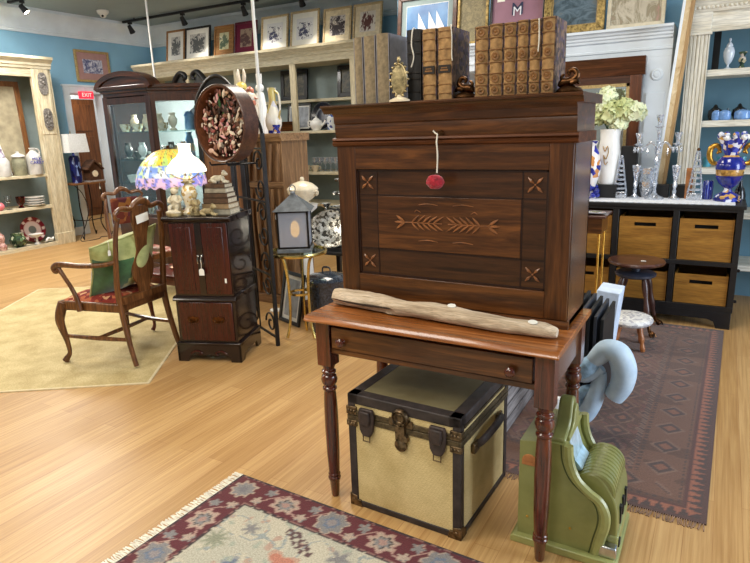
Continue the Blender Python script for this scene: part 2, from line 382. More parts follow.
# white poles from floor to ceiling
for x,y,l in ((-6.70,5.88,'thin white pole rising behind the dark arched china cabinet'),(-3.27,3.9,'thin white pole rising in front of the bookcase near the iron screen')):
    t=thing('white_pole',l,'pole',(x,y,0),group='thin white floor to ceiling poles')
    MB().cyl((0,0,.01),(0,0,3.335),.013,n=12).build('tube',M['white'],t); MB().lathe([(.05,0),(.05,.01),(.018,.018)],n=16).build('foot_plate',M['white'],t)
    MB().lathe([(.016,3.31),(.045,3.33),(.045,3.34)],n=16).build('ceiling_cap',M['white'],t)
# ---------- the writing table and desk hutch
T=thing('writing_table','long mahogany writing table with turned legs and a two-knob drawer','table',(-.88,2.06,0))
def L(x,y): return x+.88,y-2.06
m=MB(); x0,y0=L(-1.37,1.79); x1,y1=L(-.388,2.325)
m.prism([(y0,.787),(y0+.006,.798),(y0+.016,.806),(y1-.004,.806),(y1,.80),(y1,.782),(y0+.008,.782)],'x',x0,x1)
m.build('tabletop',M['desktop'],T,bevel=.004)
for nm,bx,mt in (('back_apron',(*L(-1.29,2.285),*L(-.44,2.305)),'desk'),('side_apron',(*L(-1.325,1.86),*L(-1.305,2.28)),'desky'),('side_apron',(*L(-.44,1.86),*L(-.415,2.28)),'desky')):
    MB().box(bx[0],bx[2],bx[1],bx[3],.652,.782).build(nm,M[mt],T,smooth=False)
m=MB(); a=L(-1.29,1.832); b=L(-.46,1.862); m.box(a[0],b[0],a[1],b[1],.768,.782); m.box(a[0],b[0],a[1],b[1],.652,.674); m.build('rail',M['desk'],T,bevel=.003)
d=MB(); a=L(-1.262,1.823); b=L(-.476,1.86); d.box(a[0],b[0],a[1],b[1],.677,.765); d=d.build('drawer',M['desk'],T,bevel=.003)
for kx in (-1.212,-.546):
    k=L(kx,1.823); MB().at((k[0],k[1],.712),(R(90),0,0)).lathe([(.011,0),(.008,.006),(.009,.01),(.017,.016),(.018,.022),(.012,.029),(.006,.031),(.001,.0305)],n=20).build('knob',M['leg'],d)
prof=[(.013,0),(.0165,.01),(.0215,.075),(.026,.083),(.027,.092),(.0225,.098),(.0255,.103),(.0255,.108),(.0225,.112),(.0265,.2),(.0285,.33),(.0275,.42),(.025,.47),(.023,.484),(.029,.49),(.029,.498),(.022,.504),(.031,.52),(.0335,.534),(.029,.55),(.022,.556),(.029,.562),(.0295,.57),(.022,.576),(.027,.59),(.03,.598)]
for lx,ly in ((-1.3,1.85),(-.436,1.85),(-1.3,2.285),(-.437,2.285)):
    c=L(lx,ly); g=MB(); g.lathe(prof,(c[0],c[1],0),24); g.box(c[0]-.0315,c[0]+.0315,c[1]-.031,c[1]+.031,.597,.782); g.build('leg',M['leg'],T,bevel=.0015,ang=30)
# hutch
H=thing('desk_hutch','tall dark walnut desk hutch with carved drop front, books along its top','desk hutch',(-.88,2.18,.807))
def l(x,y): return x+.88,y-2.18
xa,ya=l(-1.333,2.05); xb,yb=l(-.42,2.328)
m=MB(); m.box(xa,xa+.022,ya,yb,0,.645); m.box(xa,xb,yb-.012,yb,0,.75); m.box(xa,xb,ya,yb,.63,.75); m.box(xa,xb,ya,yb,0,.02); m.build('carcass',M['deskz'],H,smooth=False)
MB().box(xb-.024,xb,ya,yb,0,.75).build('side_panel',M['desky'],H,smooth=False)
# base moulding
MB().prism([(ya-.02,0),(ya-.02,.012),(ya-.012,.018),(ya-.010,.026),(ya,.03),(ya,0)],'x',xa-.006,xb+.006).build('base_moulding',M['desk'],H,ang=25)
# drop front: stiles, rails, field panels
F=MB(); yf=ya-.016
px0,px1=l(-1.25,0)[0],l(-.5,0)[0]; pz0,pz1=.127,.545
F.box(px0,px1,yp_:=yf+.012,ya+.0045,pz0,pz1)
F=F.build('drop_front',M['deskdark'],H,smooth=False)
for a_,b_ in ((xa,px0),(px1,xb-.002)): MB().box(a_,b_,yf,ya+.006,.03,.635).build('stile',M['deskz'],F,bevel=.002)
for a_,b_ in ((.03,pz0),(pz1,.635)): MB().box(px0,px1,yf,ya+.006,a_,b_).build('rail',M['desk'],F,bevel=.002)
ix0,ix1=l(-1.159,0)[0],l(-.592,0)[0]; iz0,iz1=.237,.443
yp=yf+.012
MB().box(ix0,ix1,yp-.004,yp,iz0,iz1).build('centre_panel',M['desk'],F,bevel=.0015)
g=MB()
for x in (ix0-.003,ix1+.003): g.box(x-.0022,x+.0022,yp-.0022,yp,pz0,pz1)
for z in (iz0-.004,iz1+.004): g.box(px0,px1,yp-.0022,yp,z-.002,z+.002)
for x in (px0+.004,px1-.004): g.box(x-.003,x+.003,yp-.005,yp,pz0,pz1)
for z in (pz0+.004,pz1-.004): g.box(px0,px1,yp-.005,yp,z-.003,z+.003)
g.build('beading',M['groove'],F,smooth=False)
for cx in ((px0+ix0)/2,(px1+ix1)/2):
    for cz in ((pz1+iz1)/2,(pz0+iz0)/2):
        r=MB()
        for k in range(4):
            a=PI/4+k*PI/2
            r.tube([(cx+.006*math.cos(a),yp-.001,cz+.006*math.sin(a)),(cx+.02*math.cos(a),yp-.004,cz+.02*math.sin(a)),(cx+.036*math.cos(a),yp-.001,cz+.036*math.sin(a))],[.001,.006,.001],6,4,flat=(1,.8))
        r.ball((cx,yp-.001,cz),.004,8)
        r.build('rosette',M['carve'],F)
c=MB(); mx=(ix0+ix1)/2; mz=(iz0+iz1)/2+.005
def leafm(mb,x,z,ang,ln,w):
    ln*=1.15; w*=1.4
    p=[(x+ln*t*math.cos(ang),yp-.005-.002*math.sin(PI*t),z+ln*t*math.sin(ang)) for t in (0,.35,.7,1)]
    mb.tube(p,[.0006,w,w*.8,.0006],6,3)
for sgn in (-1,1):
    c.tube([(mx+sgn*.012,yp-.005,mz),(mx+sgn*.17,yp-.005,mz)],.0022,6)
    for k in range(5):
        x=mx+sgn*(.05+.022*k); 
        for v in (-1,1): leafm(c,x,mz,(PI if sgn>0 else 0)+v*sgn*-(.55+.05*k)*1.0,.045-.002*k,.003)
    for a in (-.6,0,.6): leafm(c,mx+sgn*.165,mz,(0 if sgn>0 else PI)+a,.04,.004)
    for z in (.068,-.07):
        c.tube([(mx+sgn*.11,yp-.004,mz+z),(mx+sgn*.07,yp-.006,mz+z+.005),(mx+sgn*.03,yp-.004,mz+z)],[.001,.0022,.001],6,3)
    c.tube([(mx+sgn*.1,yp-.004,mz+.04),(mx+sgn*.115,yp-.006,mz+.048),(mx+sgn*.125,yp-.004,mz+.04)],[.001,.002,.001],6,3)
c.build('carving',M['carve'],F)
# middle moulding, frieze, cornice and top slab
def ring(mb,p): # profile (out,z) swept round front and both sides
    mb.prism([(ya-o,z) for o,z in p]+[(ya+.005,p[-1][1]),(ya+.005,p[0][1])],'x',xa-p[0][0]*0-.012,xb+.012)
mm=MB(); P=[(.016,.632),(.026,.637),(.03,.645),(.022,.651),(.03,.656),(.026,.663),(.012,.666)]
mm.prism([(ya-o,z) for o,z in P]+[(yb,.666),(yb,.632)],'x',xa-.012,xb+.012); mm.build('waist_moulding',M['moulding'],H,ang=25)
ff=MB(); ff.prism([(ya-.012,.666),(ya-.018,.70),(ya-.015,.715),(ya-.022,.72),(ya-.024,.745),(ya-.04,.764),(yb,.764),(yb,.666)],'x',xa-.004,xb+.004); ff.build('frieze',M['desk'],H,ang=25)
# stepped cornice underside + slab
cc=MB(); cc.prism([(ya-.04,.757),(ya-.05,.768),(ya-.052,.775),(ya-.062,.777),(ya-.066,.782),(ya-.062,.787),(yb,.787),(yb,.757)],'x',xa-.038,xb+.026); cc.build('cornice',M['desk'],H,ang=25)
kx=l(-.888,0)[0]
MB().at((kx,ya-.017,.672),(R(90),0,0)).lathe([(.001,.004),(.011,.004),(.013,0)],n=14).build('escutcheon',M['bronze'],H)
# tassel hanging from the key
t=thing('key_tassel','raspberry pompom tassel hanging on a white cord from the hutch keyhole','tassel',(-.888,2.0,1.478))
MB().tube([(-.012,-.006,.012),(-.003,-.004,.002),(.004,-.005,-.002),(0,-.003,-.03),(.004,-.004,-.07),(.003,-.008,-.135)],.0028,6,4).build('cord',M['string'],t)
p=MB(); 
for k in range(26):
    a=random.uniform(0,2*PI); q=random.uniform(-1,1); rr=math.sqrt(1-q*q)
    p.ball((.002+.022*rr*math.cos(a),-.022+.014*rr*math.sin(a),-.165+.017*q),.0125,8,1.1,1,.8)
p.ball((.002,-.022,-.165),.03,12,1.15,.8,.85); p.build('pompom',M['pompom'],t)
# driftwood on the table
path=[Vector((-1.335,1.985,.842)),Vector((-1.25,1.975,.842)),Vector((-1.13,1.965,.84)),Vector((-1.0,1.95,.838)),Vector((-.86,1.945,.842)),Vector((-.72,1.93,.837)),Vector((-.58,1.925,.833)),Vector((-.47,1.925,.832)),Vector((-.425,1.925,.829))]
def drift():
    P=crom([p-Vector((-.88,1.95,.807)) for p in path],10); n=22; v=[]; f=[]; Ls=len(P)
    rad=[.031,.034,.0325,.029,.0315,.029,.026,.024,.014]
    for i,p in enumerate(P):
        t=i/(Ls-1)*8; k=min(int(t),7); r=rad[k]+(rad[k+1]-rad[k])*(t-k)
        for j in range(n):
            a=2*PI*j/n; d=r*(1+.16*mnoise.noise(Vector((p.x*9,math.cos(a)*1.2,math.sin(a)*1.2)))+.07*mnoise.noise(Vector((p.x*25,math.cos(a)*3,math.sin(a)*3))))
            if abs(a-3.55)<.2 and p.x<-.16: d*=.80
            v.append((p.x,p.y+d*1.25*math.cos(a),max(p.z+d*1.0*math.sin(a),.0005)))
    for i in range(Ls-1):
        for j in range(n): f.append((i*n+j,i*n+(j+1)%n,(i+1)*n+(j+1)%n,(i+1)*n+j))
    f+=[tuple(range(n))[::-1],tuple(range((Ls-1)*n,Ls*n))]
    m=MB(); m._add(v,f); return m.build('driftwood',M['drift'],ang=60)
d=drift(); tag(d,'long pale piece of weathered driftwood lying along the table','driftwood',loc=(-.88,1.95,.807))
MB().tube([(-.448,-.008,.034),(-.36,-.024,.032),(-.27,-.028,.031),(-.16,-.03,.031),(-.1,-.03,.03)],[.001,.0035,.005,.003,.001],6,4).build('crack',M['crack'],d)
for x,y,z,l in ((-.805,1.935,.874,'white oval sticker on the middle of the driftwood'),(-.505,1.915,.858,'white oval sticker near the right end of the driftwood')):
    tag(MB().at((0,0,0),(R(25),0,0)).lathe([(.001,.002),(.013,.002),(.013,0)],n=18,sx=1.25,sy=.8).build('paper_sticker',M['tagpaper']),l,'sticker',loc=(x,y,z),group='white stickers on the driftwood')
# ---------- books along the hutch top
ZT=1.594
def book(label,x0,x1,h,d,kind,yf=2.02,group=None,lean=0):
    w=x1-x0-.002
    t=thing('book',label,'book',((x0+x1)/2,yf,ZT),rot=(0,lean,0),group=group)
    sp,bd=M[kind[0]],M[kind[1]]
    c=MB(); c.box(-w/2,-w/2+.003,.004,d,0,h); c.box(w/2-.003,w/2,.004,d,0,h); c.build('cover_boards',bd,t,smooth=False)
    s=MB(); n=8; pts=[(-w/2+w*i/n,.006-.008*math.sin(PI*i/n)) for i in range(n+1)]+[(w/2,.01),(-w/2,.01)]
    s.prism(pts,'z',0,h); s=s.build('spine',sp,t,ang=50)
    MB().box(-w/2+.003,w/2-.003,.008,d-.006,.004,h-.004).build('page_block',M['pages'],t,smooth=False)
    return t,s,w
gx=[-1.235,-1.193,-1.14,-1.083]
for i,(l_,h) in enumerate((('leftmost of the three plain grey books on the hutch',.236),('middle of the three plain grey books on the hutch',.237),('rightmost of the three grey books, its grey cover showing',.24))):
    book(l_,gx[i]+.002,gx[i+1],h,.185 if i==2 else .17,('greybook','greyboard'),group='plain grey books on the hutch')
t,s,w=book('tall black leather book with a white cord, beside the brass oval ornament',-1.012,-.957,.24,.16,('blackbook','blackbook'))
for z in (.03,.075,.095,.16,.2): MB().box(-w/2*.9,w/2*.9,-.0035,.0,z,z+.003).build('spine_band',M['label'],s,smooth=False)
MB().tube([(.0,.02,.243),(.002,-.006,.24),(-.003,-.008,.19),(.004,-.006,.15),(-.005,-.008,.115)],.0022,6,4).build('bookmark_ribbon',M['string'],t)
for i,(a,b,lb) in enumerate(((-.953,-.898,'tan calf book with black title label, beside the black book'),(-.895,-.838,'tan calf book with black title label, ribbon hanging on its right'))):
    t,s,w=book(lb,a,b,.236,.165,('tanbook','marble'),group='tan books with black title labels')
    MB().box(-w*.42,w*.42,-.0035,.0,.088,.114).build('title_label',M['label'],s,smooth=False)
    q=MB()
    for z in (.02,.05,.13,.165,.2,.222): q.box(-w*.44,w*.44,-.003,0,z,z+.002)
    q.box(-w*.26,w*.26,-.0042,-.003,.095,.1); q.box(-w*.2,w*.2,-.0042,-.003,.103,.107)
    q.build('gilt_lines',M['tanrib'],s,smooth=False)
    if i==1: MB().tube([(.015,.03,.239),(.024,.0,.239),(.0295,-.006,.2),(.029,-.006,.15),(.031,-.006,.125)],.002,6,4).build('bookmark_ribbon',M['string'],t)
bx=[-.763,-.713,-.664,-.619,-.579,-.539,-.494]
names=('first tan volume from the left in the six-volume tooled set','second tan volume from the left in the six-volume tooled set','third tan volume from the left in the six-volume tooled set','fourth tan volume from the left in the six-volume tooled set','fifth tan volume of the tooled set, cracked pale at the top','rightmost tan volume of the six-volume set, its brown cover showing')
for i in range(6):
    hh=.226+.002*(i%2)+.0008*i
    t,s,w=book(names[i],bx[i],bx[i+1],hh,.15,('tanbook','marble'),group='six-volume tan tooled set',yf=2.03)
    for z in (0.002,.038,.073,.108,.148,.185,hh-.006): MB().box(-w*.46,w*.46,-.0038,.0,z,z+.0035).build('raised_band',M['tanrib'],s,smooth=False,bevel=.001)
    for z in (.022,.058,.128,.205):
        MB().at((0,-.003,z),(R(90),0,0)).lathe([(.001,.003),(.004,.0025),(.006,.0006),(.009,.0022),(.0135,.0015),(.0135,0)],n=14,cap=False,sx=min(1,w/.04)).build('tooled_medallion',M['tanrib'],s)
    if i==4: MB().tube([(.012,-.004,.13),(.014,-.004,.17),(.012,-.004,hh)],.0022,5,3).build('torn_edge',M['string'],s)
# brass oval ornament on a foot
t=thing('oval_ornament','brass oval pierced ornament on a white foot beside the grey books','ornament',(-1.025,1.985,ZT)); t.scale=(1.35,1,1.05)
MB().lathe([(.001,0),(.03,0),(.03,.006),(.018,.012),(.007,.016),(.006,.022),(.001,.022)],n=18,sx=1,sy=.7).build('foot',M['cream'],t)
m=MB(); 
def oval(u,v): return (.022*math.cos(u)*v,0,.072+.05*math.sin(u)*v)
m.tube([(.021*math.cos(a),-.003*math.cos(a),.071+.049*math.sin(a)) for a in [2*PI*k/28 for k in range(28)]],.0038,8,closed=True)
for k in range(16):
    a=2*PI*k/16; m.ball((.0255*math.cos(a),0,.071+.055*math.sin(a)),.0045,7)
m.ball((0,0,.134),.006,8,1,1,1.8)
m.build('oval_rim',M['brass'],t)
MB().at((0,.001,.071),(R(90),0,0)).lathe([(.001,-.002),(.018,-.001),(.021,.002),(.018,.003),(.001,.006)],n=24,sx=1,sy=2.4).build('oval_plate',M['brass'],t)
# scrolled bronze bookends
def bookend(label,x,rz,mirror):
    t=thing('bookend',label,'bookend',(x,2.06,ZT),rz,group='small bronze scrolled bookends')
    b=MB(); b.lathe([(.001,0),(.04,0),(.043,.006),(.038,.012),(.034,.016),(.001,.03)],n=22,sx=1.0,sy=.8); b.build('base',M['bronze'],t)
    f=MB(); sg=-1 if mirror else 1
    f.tube([(-.034*sg,0,.022),(-.02*sg,0,.034),(.004*sg,0,.036),(.022*sg,0,.052),(.012*sg,0,.07),(-.004*sg,0,.064),(.002*sg,0,.054)],[.006,.013,.014,.01,.008,.006,.004],10,6)
    f.tube([(.006*sg,-.008,.03),(.024*sg,-.01,.034),(.032*sg,-.008,.026)],[.008,.008,.004],8,4); f.tube([(-.02*sg,0,.03),(-.026*sg,0,.05),(-.016*sg,0,.058)],[.007,.006,.003],8,4)
    f.build('scroll_figure',M['bronze'],t)
bookend('small dark bronze scrolled bookend between the two tan book groups',-.806,0,True)
bookend('small bronze scrolled bookend at the right end of the hutch top',-.452,0,False)
# ---------- steamer trunk under the table
M['weave']=None
def weave_mat(name,c1,c2,sc):
    m,nt,b=newmat(name); setp(b,rough=.75)
    mp=coords(nt,(sc,sc,sc)); 
    w=nt.nodes.new('ShaderNodeTexWave'); w.wave_type='BANDS'; w.bands_direction='Z'; w.inputs['Scale'].default_value=1; w.inputs['Distortion'].default_value=2.5; w.inputs['Detail'].default_value=1; w.inputs['Detail Scale'].default_value=3
    nt.links.new(mp.outputs[0],w.inputs['Vector'])
    r=ramp(nt,[(.2,c1),(.75,c2)]); nt.links.new(w.outputs['Fac'],r.inputs['Fac'])
    n=nz(nt,coords(nt),5,4); mx=nt.nodes.new('ShaderNodeMixRGB'); mx.blend_type='MULTIPLY'; mx.inputs[0].default_value=.6
    r2=ramp(nt,[(.35,(205,195,170)),(.6,(255,255,255))]); nt.links.new(n.outputs['Fac'],r2.inputs['Fac'])
    nt.links.new(r.outputs['Color'],mx.inputs[1]); nt.links.new(r2.outputs['Color'],mx.inputs[2]); nt.links.new(mx.outputs[0],b.inputs['Base Color'])
    bump(nt,b,w.outputs['Fac'],.25,.002); return m
M['weave']=weave_mat('trunk_canvas',(200,174,118),(240,218,162),60)
M['weavetop']=weave_mat('trunk_canvas_grey',(92,86,62),(128,118,84),60)  # darker, greyer canvas for the trunk's top panel
M['binding']=paint('black_fibre_binding',(52,44,42),.25,30,rough=.5)
M['trunkmetal']=metal('trunk_hardware',(104,88,68),.45,.4,60); M['trunkstrip']=paint('brown_metal_strip',(84,72,52),.3,60,rough=.45,metal=.5)
M['leather']=paint('dark_leather',(58,46,42),.3,40,.2,rough=.55)
t=thing('steamer_trunk','square tan canvas steamer trunk with black bound edges under the table','trunk',(-.957,2.075,0),R(-1.6))
hx,hy,hz=.243,.25,.497
MB().box(-hx+.004,hx-.004,-hy+.004,hy-.004,.004,.405).build('body',M['weave'],t,smooth=False)
lid=MB().box(-hx+.004,hx-.004,-hy+.004,hy-.004,.409,hz-.004).build('lid',M['weave'],t,smooth=False)
MB().box(-hx+.045,hx-.045,-hy+.045,hy-.045,hz-.005,hz-.002).build('top_panel',M['weavetop'],lid,smooth=False)
b=MB(); e=.034
for s in (-1,1):
    for u in (-1,1):
        x,y=s*hx,u*hy
        b.box(*sorted((x,x-s*e)),*sorted((y,y-u*e)),0.0,.385)
    b.box(-hx,hx,*sorted((s*hy,s*(hy-e))),0,e*.8); b.box(*sorted((s*hx,s*(hx-e))),-hy,hy,0,e*.8)
b.build('binding',M['binding'],t,bevel=.004)
b=MB()
for s in (-1,1):
    b.box(-hx,hx,*sorted((s*hy,s*(hy-.05))),hz-.042,hz); b.box(*sorted((s*hx,s*(hx-.05))),-hy,hy,hz-.042,hz)
    for u in (-1,1): b.box(*sorted((s*hx,s*(hx-e))),*sorted((u*hy,u*(hy-e))),.41,hz)
b.build('lid_binding',M['binding'],lid,bevel=.005)
b=MB()
for z0,z1 in ((.382,.4055),(.409,.43)):
    b.box(-hx-.002,hx+.002,-hy-.002,-hy+.004,z0,z1); b.box(hx-.004,hx+.002,-hy,hy,z0,z1); b.box(-hx-.002,-hx+.004,-hy,hy,z0,z1)
b.build('closing_strip',M['trunkstrip'],t,bevel=.002)
def trunk_corner(s,u,z,dz):
    c=MB(); c.box(*sorted((s*(hx+.003),s*(hx-.05))),*sorted((u*(hy+.003),u*(hy-.05))),*sorted((z-dz*.003 if z==0 else z+.003,z+dz*.045)))
    c.ball((s*(hx-.02),u*(hy+.002),z+dz*.035),.008,8); c.ball((s*(hx+.002),u*(hy-.02),z+dz*.035),.008,8)
    return c
for s in (-1,1):
    for u in (-1,):
        c=MB(); c.prism([(s*(hx+.003),0),(s*(hx-.052),0),(s*(hx-.046),.03),(s*(hx-.03),.03),(s*(hx-.03),.046),(s*(hx+.003),.052)],'y',-hy-.004,-hy+.01)
        c.prism([(-hy-.003,0),(-hy+.052,0),(-hy+.046,.03),(-hy+.03,.03),(-hy+.03,.046),(-hy-.003,.052)],'x',*sorted((s*(hx+.004),s*(hx-.01)))); c.ball((s*(hx-.016),-hy-.004,.03),.005,8); c.build('corner_cap',M['trunkmetal'],t,bevel=.002)
for s in (-1,1):
    for z0,z1 in ((.36,.385),(.41,.445)):
        c=MB(); c.box(*sorted((s*(hx+.004),s*(hx-.042))),-hy-.005,-hy+.02,z0,z1)
        for q in range(3): c.ball((s*(hx-.008-.013*q),-hy-.005,(z0+z1)/2),.007,8)
        c.build('corner_bracket',M['trunkmetal'],t,bevel=.002)
def latch(x,nm):
    c=MB(); c.prism([(x-.03,.452),(x-.036,.425),(x-.03,.36),(x-.016,.335),(x+.016,.335),(x+.03,.36),(x+.036,.425),(x+.03,.452)],'y',-hy-.018,-hy)
    c.prism([(x-.022,.445),(x-.024,.41),(x-.016,.385),(x+.016,.385),(x+.024,.41),(x+.022,.445)],'y',-hy-.03,-hy-.015)
    o=c.build('latch',M['leather'],t,bevel=.006)
    k=MB(); k.tube([(x-.015,-hy-.012,.345),(x-.015,-hy-.014,.315),(x+.015,-hy-.014,.315),(x+.015,-hy-.012,.345)],.003,8); k.build('latch_loop',M['trunkmetal'],o); return o
latch(-.15,0); latch(.155,0)
k=MB(); k.at((0,-hy-.004,.447),(R(90),0,0)).lathe([(.001,.006),(.014,.006),(.018,.012),(.022,.006),(.026,.006),(.031,.014),(.037,.006),(.037,0)],n=26).at(); k.box(-.05,.05,-hy-.005,-hy,.41,.44)
k=k.build('lock_rosette',M['trunkmetal'],t)
k=MB(); k.prism([(-.02,.43),(-.02,.36),(-.014,.345),(.014,.345),(.02,.36),(.02,.43)],'y',-hy-.014,-hy); k.at((.0,-hy-.004,.335),(R(90),0,0)).lathe([(.001,.016),(.018,.013),(.026,.006),(.026,0)],n=20)
k.at((.016,-hy-.004,.368),(R(90),0,0)).lathe([(.001,.014),(.016,.012),(.02,.0)],n=16); k.at((0,-hy-.016,.425),(R(90),0,0)).lathe([(.001,.006),(.006,.004),(.007,0)],n=12); k.build('hasp',M['trunkmetal'],t)
k=MB(); k.tube([(hx+.005,-.12,.33),(hx+.03,-.1,.355),(hx+.042,0,.372),(hx+.03,.1,.362),(hx+.005,.12,.34)],[.013,.014,.015,.014,.013],8,5,flat=(1.1,.6)); h=k.build('handle',M['leather'],t)
for y0_,z0_ in ((-.15,.31),(.1,.32)): MB().box(hx,hx+.014,y0_,y0_+.05,z0_,z0_+.04).build('handle_loop',M['trunkmetal'],h,bevel=.003)
MB().box(hx-.006,hx+.0015,-hy+.034,hy-.034,.445,.456).build('side_trim',M['trunkstrip'],t,smooth=False)
# grey slatted crate behind the trunk
M['greywood']=wood('weathered_grey_boards',(104,98,98),(176,168,164),'y',1.2,.85,0,mid=(146,138,136))
t=thing('slatted_crate','low weathered grey slatted crate on the floor behind the trunk','crate',(-1.02,2.92,.0065))
for i in range(4): MB().box(.185,.205,-.3,.3,.005+.075*i,.07+.075*i).build('slat',M['greywood'],t,bevel=.003)
for i in range(4): MB().box(-.205,-.185,-.3,.3,.005+.075*i,.07+.075*i).build('slat',M['greywood'],t,bevel=.003)
for i in range(4): MB().box(-.2+.102*i,-.108+.102*i,-.3,.3,.305,.318).build('lid_slat',M['greywood'],t,bevel=.003)
c=MB(); c.box(-.185,.185,-.3,-.28,.0,.305); c.box(-.185,.185,.28,.3,0,.305); c.build('end_board',M['greywood'],t,smooth=False)
# ---------- green cash register
M['olive']=paint('olive_green_enamel',(130,131,73),.07,9,rough=.35,coat=.3,c2=(142,143,84)); M['olived']=paint('olive_green_dark_line',(66,74,34),.1,rough=.5)
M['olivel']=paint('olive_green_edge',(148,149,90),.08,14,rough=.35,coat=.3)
M['steel']=metal('bright_steel',(190,192,194),.28); M['amount']=paint('pale_blue_glass',(176,204,220),.12,25,rough=.12,coat=.6)
t=thing('cash_register','antique olive green metal cash register with scrolled crest on the floor','cash register',(-.37,2.073,0)); t.scale=(1,.86,1)
X=lambda x:x+.37
S=crom([(X(-.385),0,.422),(X(-.378),0,.36),(X(-.352),0,.30),(X(-.312),0,.262),(X(-.272),0,.235),(X(-.252),0,.195),(X(-.25),0,.15),(X(-.262),0,.09),(X(-.272),0,.03)],5)
sp=[(p.x,p.z) for p in S]
body=[(X(-.54),.028),(X(-.54),.405),(X(-.43),.422)]+sp
MB().prism(body,'y',-.165,.165).build('case',M['olive'],t,ang=30)
# raised edge band following the curve on both sides, and the front face a little proud
for s in (-1,1):
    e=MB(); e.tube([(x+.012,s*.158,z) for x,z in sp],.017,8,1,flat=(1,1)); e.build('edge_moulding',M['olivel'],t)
    e=MB(); e.tube([(x-.012,s*.1655,z) for x,z in sp],.0025,6); e.build('edge_groove',M['olived'],t)  # darker olive line along the edge moulding
# crest
cp=[(-.15,.415),(-.15,.435),(-.12,.443),(-.075,.455),(-.05,.48),(-.04,.52),(-.022,.54),(0,.546),(.022,.54),(.04,.52),(.05,.48),(.075,.455),(.12,.443),(.15,.435),(.15,.415)]
c=MB(); c.prism(cp,'x',X(-.435),X(-.385)); c=c.build('crest',M['olive'],t,bevel=.008)
MB().prism([(y*.78,.43+(z-.43)*.78) for y,z in cp],'x',X(-.386),X(-.375)).build('crest_panel',M['olivel'],c,bevel=.004)
MB().prism([(X(-.384),.405),(X(-.36),.33),(X(-.335),.30),(X(-.35),.29),(X(-.4),.39)],'y',-.075,.075).build('amount_window',M['amount'],t,smooth=False)
# ribbed key drum
d=MB(); 
for i in range(10):
    y=-.108+.0275*i; d.at((X(-.283),y,.253),(R(90),0,0)).lathe([(.062,-.0135),(.069,-.008),(.069,.008),(.062,.0135)],n=24)
d.build('key_drum',M['olive'],t)
hs=crom([(X(-.335),0,.285),(X(-.315),0,.312),(X(-.275),0,.312),(X(-.235),0,.27),(X(-.208),0,.21),(X(-.2),0,.12),(X(-.203),0,.05)],4)
MB().prism([(p.x,p.z) for p in hs]+[(X(-.27),.05),(X(-.3),.2)],'y',-.125,.165).build('key_housing',M['olive'],t,bevel=.008,ang=40)
for i in range(3): MB().box(X(-.215),X(-.196),-.07+.07*i,-.045+.07*i,.12,.19).build('key_slot',M['blackm'],t,bevel=.002)
f=MB(); f.box(X(-.255),X(-.195),-.13,.15,.035,.1); f.build('drawer',M['olivel'],t,bevel=.008)
MB().box(X(-.262),X(-.195),-.172,-.13,.03,.075).build('steel_corner',M['steel'],t,bevel=.006)
MB().box(X(-.197),X(-.19),-.12,-.09,.055,.085).build('lock',M['blackm'],t,bevel=.003)
bz=MB(); bz.prism([(X(-.56),0),(X(-.56),.022),(X(-.55),.03),(X(-.2),.03),(X(-.188),.022),(X(-.188),0)],'y',-.195,.195); bz.build('base_plate',M['olivel'],t,bevel=.004)
for x,z in ((-.505,.105),(-.352,.105),(-.47,.36)): MB().ball((X(x),-.166,z),.005,8).build('screw',M['gilt'],t)
b=MB(); b.at((X(-.503),-.165,.33),(R(90),0,0)).lathe([(.001,.004),(.026,.004),(.028,0)],n=24,a0=0,a1=PI); b.at().box(X(-.53),X(-.476),-.1685,-.164,.315,.329); b.build('badge',M['rust'],t)
tag(MB().lathe([(.001,0),(.05,0),(.054,.004),(.03,.012),(.026,.09),(.05,.15),(.04,.24),(.018,.28),(.02,.3),(.001,.3)],n=20).build('white_bottle',M['whitegloss']),'slim white china bottle standing behind the green cash register','bottle',loc=(-.555,2.56,0))
# ---------- pale blue carved scroll
M['paleblue']=paint('pale_blue_paint',(184,210,234),.06,14,.1,rough=.55,c2=(204,224,240)); M['blued']=paint('blue_grey_wash',(150,182,208),.2,30,rough=.6)
t=thing('carved_scroll','pale blue painted carved wooden scroll ornament, arched, on the brown rug','carving',(-.42,2.9,.006))
def W(px): return [(x*1.115+.42,0,1.5-(1.5-z)*1.115-.006) for x,z in px]
MB().tube(W([(-.322,.335),(-.292,.40),(-.288,.47),(-.315,.535),(-.362,.545),(-.40,.505),(-.42,.478)]),[.05,.058,.062,.06,.054,.046,.036],14,7,flat=(1,.95),up=(0,1,0)).build('arch',M['paleblue'],t)
MB().tube(W([(-.405,.50),(-.43,.462),(-.462,.432),(-.49,.44)]),[.034,.052,.05,.03],12,6,flat=(1,.95),up=(0,1,0)).build('curl',M['blued'],t)
MB().tube(W([(-.375,.46),(-.40,.435),(-.44,.41),(-.475,.40)]),[.024,.034,.036,.025],12,6,flat=(1,.9),up=(0,1,0)).build('curl',M['paleblue'],t)
MB().tube(W([(-.375,.44),(-.385,.38),(-.40,.32),(-.415,.27),(-.44,.225),(-.47,.205)]),[.024,.04,.05,.05,.052,.046],12,7,flat=(1,.9),up=(0,1,0)).build('stem',M['paleblue'],t)
MB().tube(W([(-.41,.36),(-.45,.335),(-.47,.30),(-.45,.27)]),[.022,.03,.03,.022],12,6,flat=(1,.9),up=(0,1,0)).build('leaf',M['blued'],t)
MB().box(-.13,-.05,-.05,.05,0,.025).build('foot',M['paleblue'],t,bevel=.01)
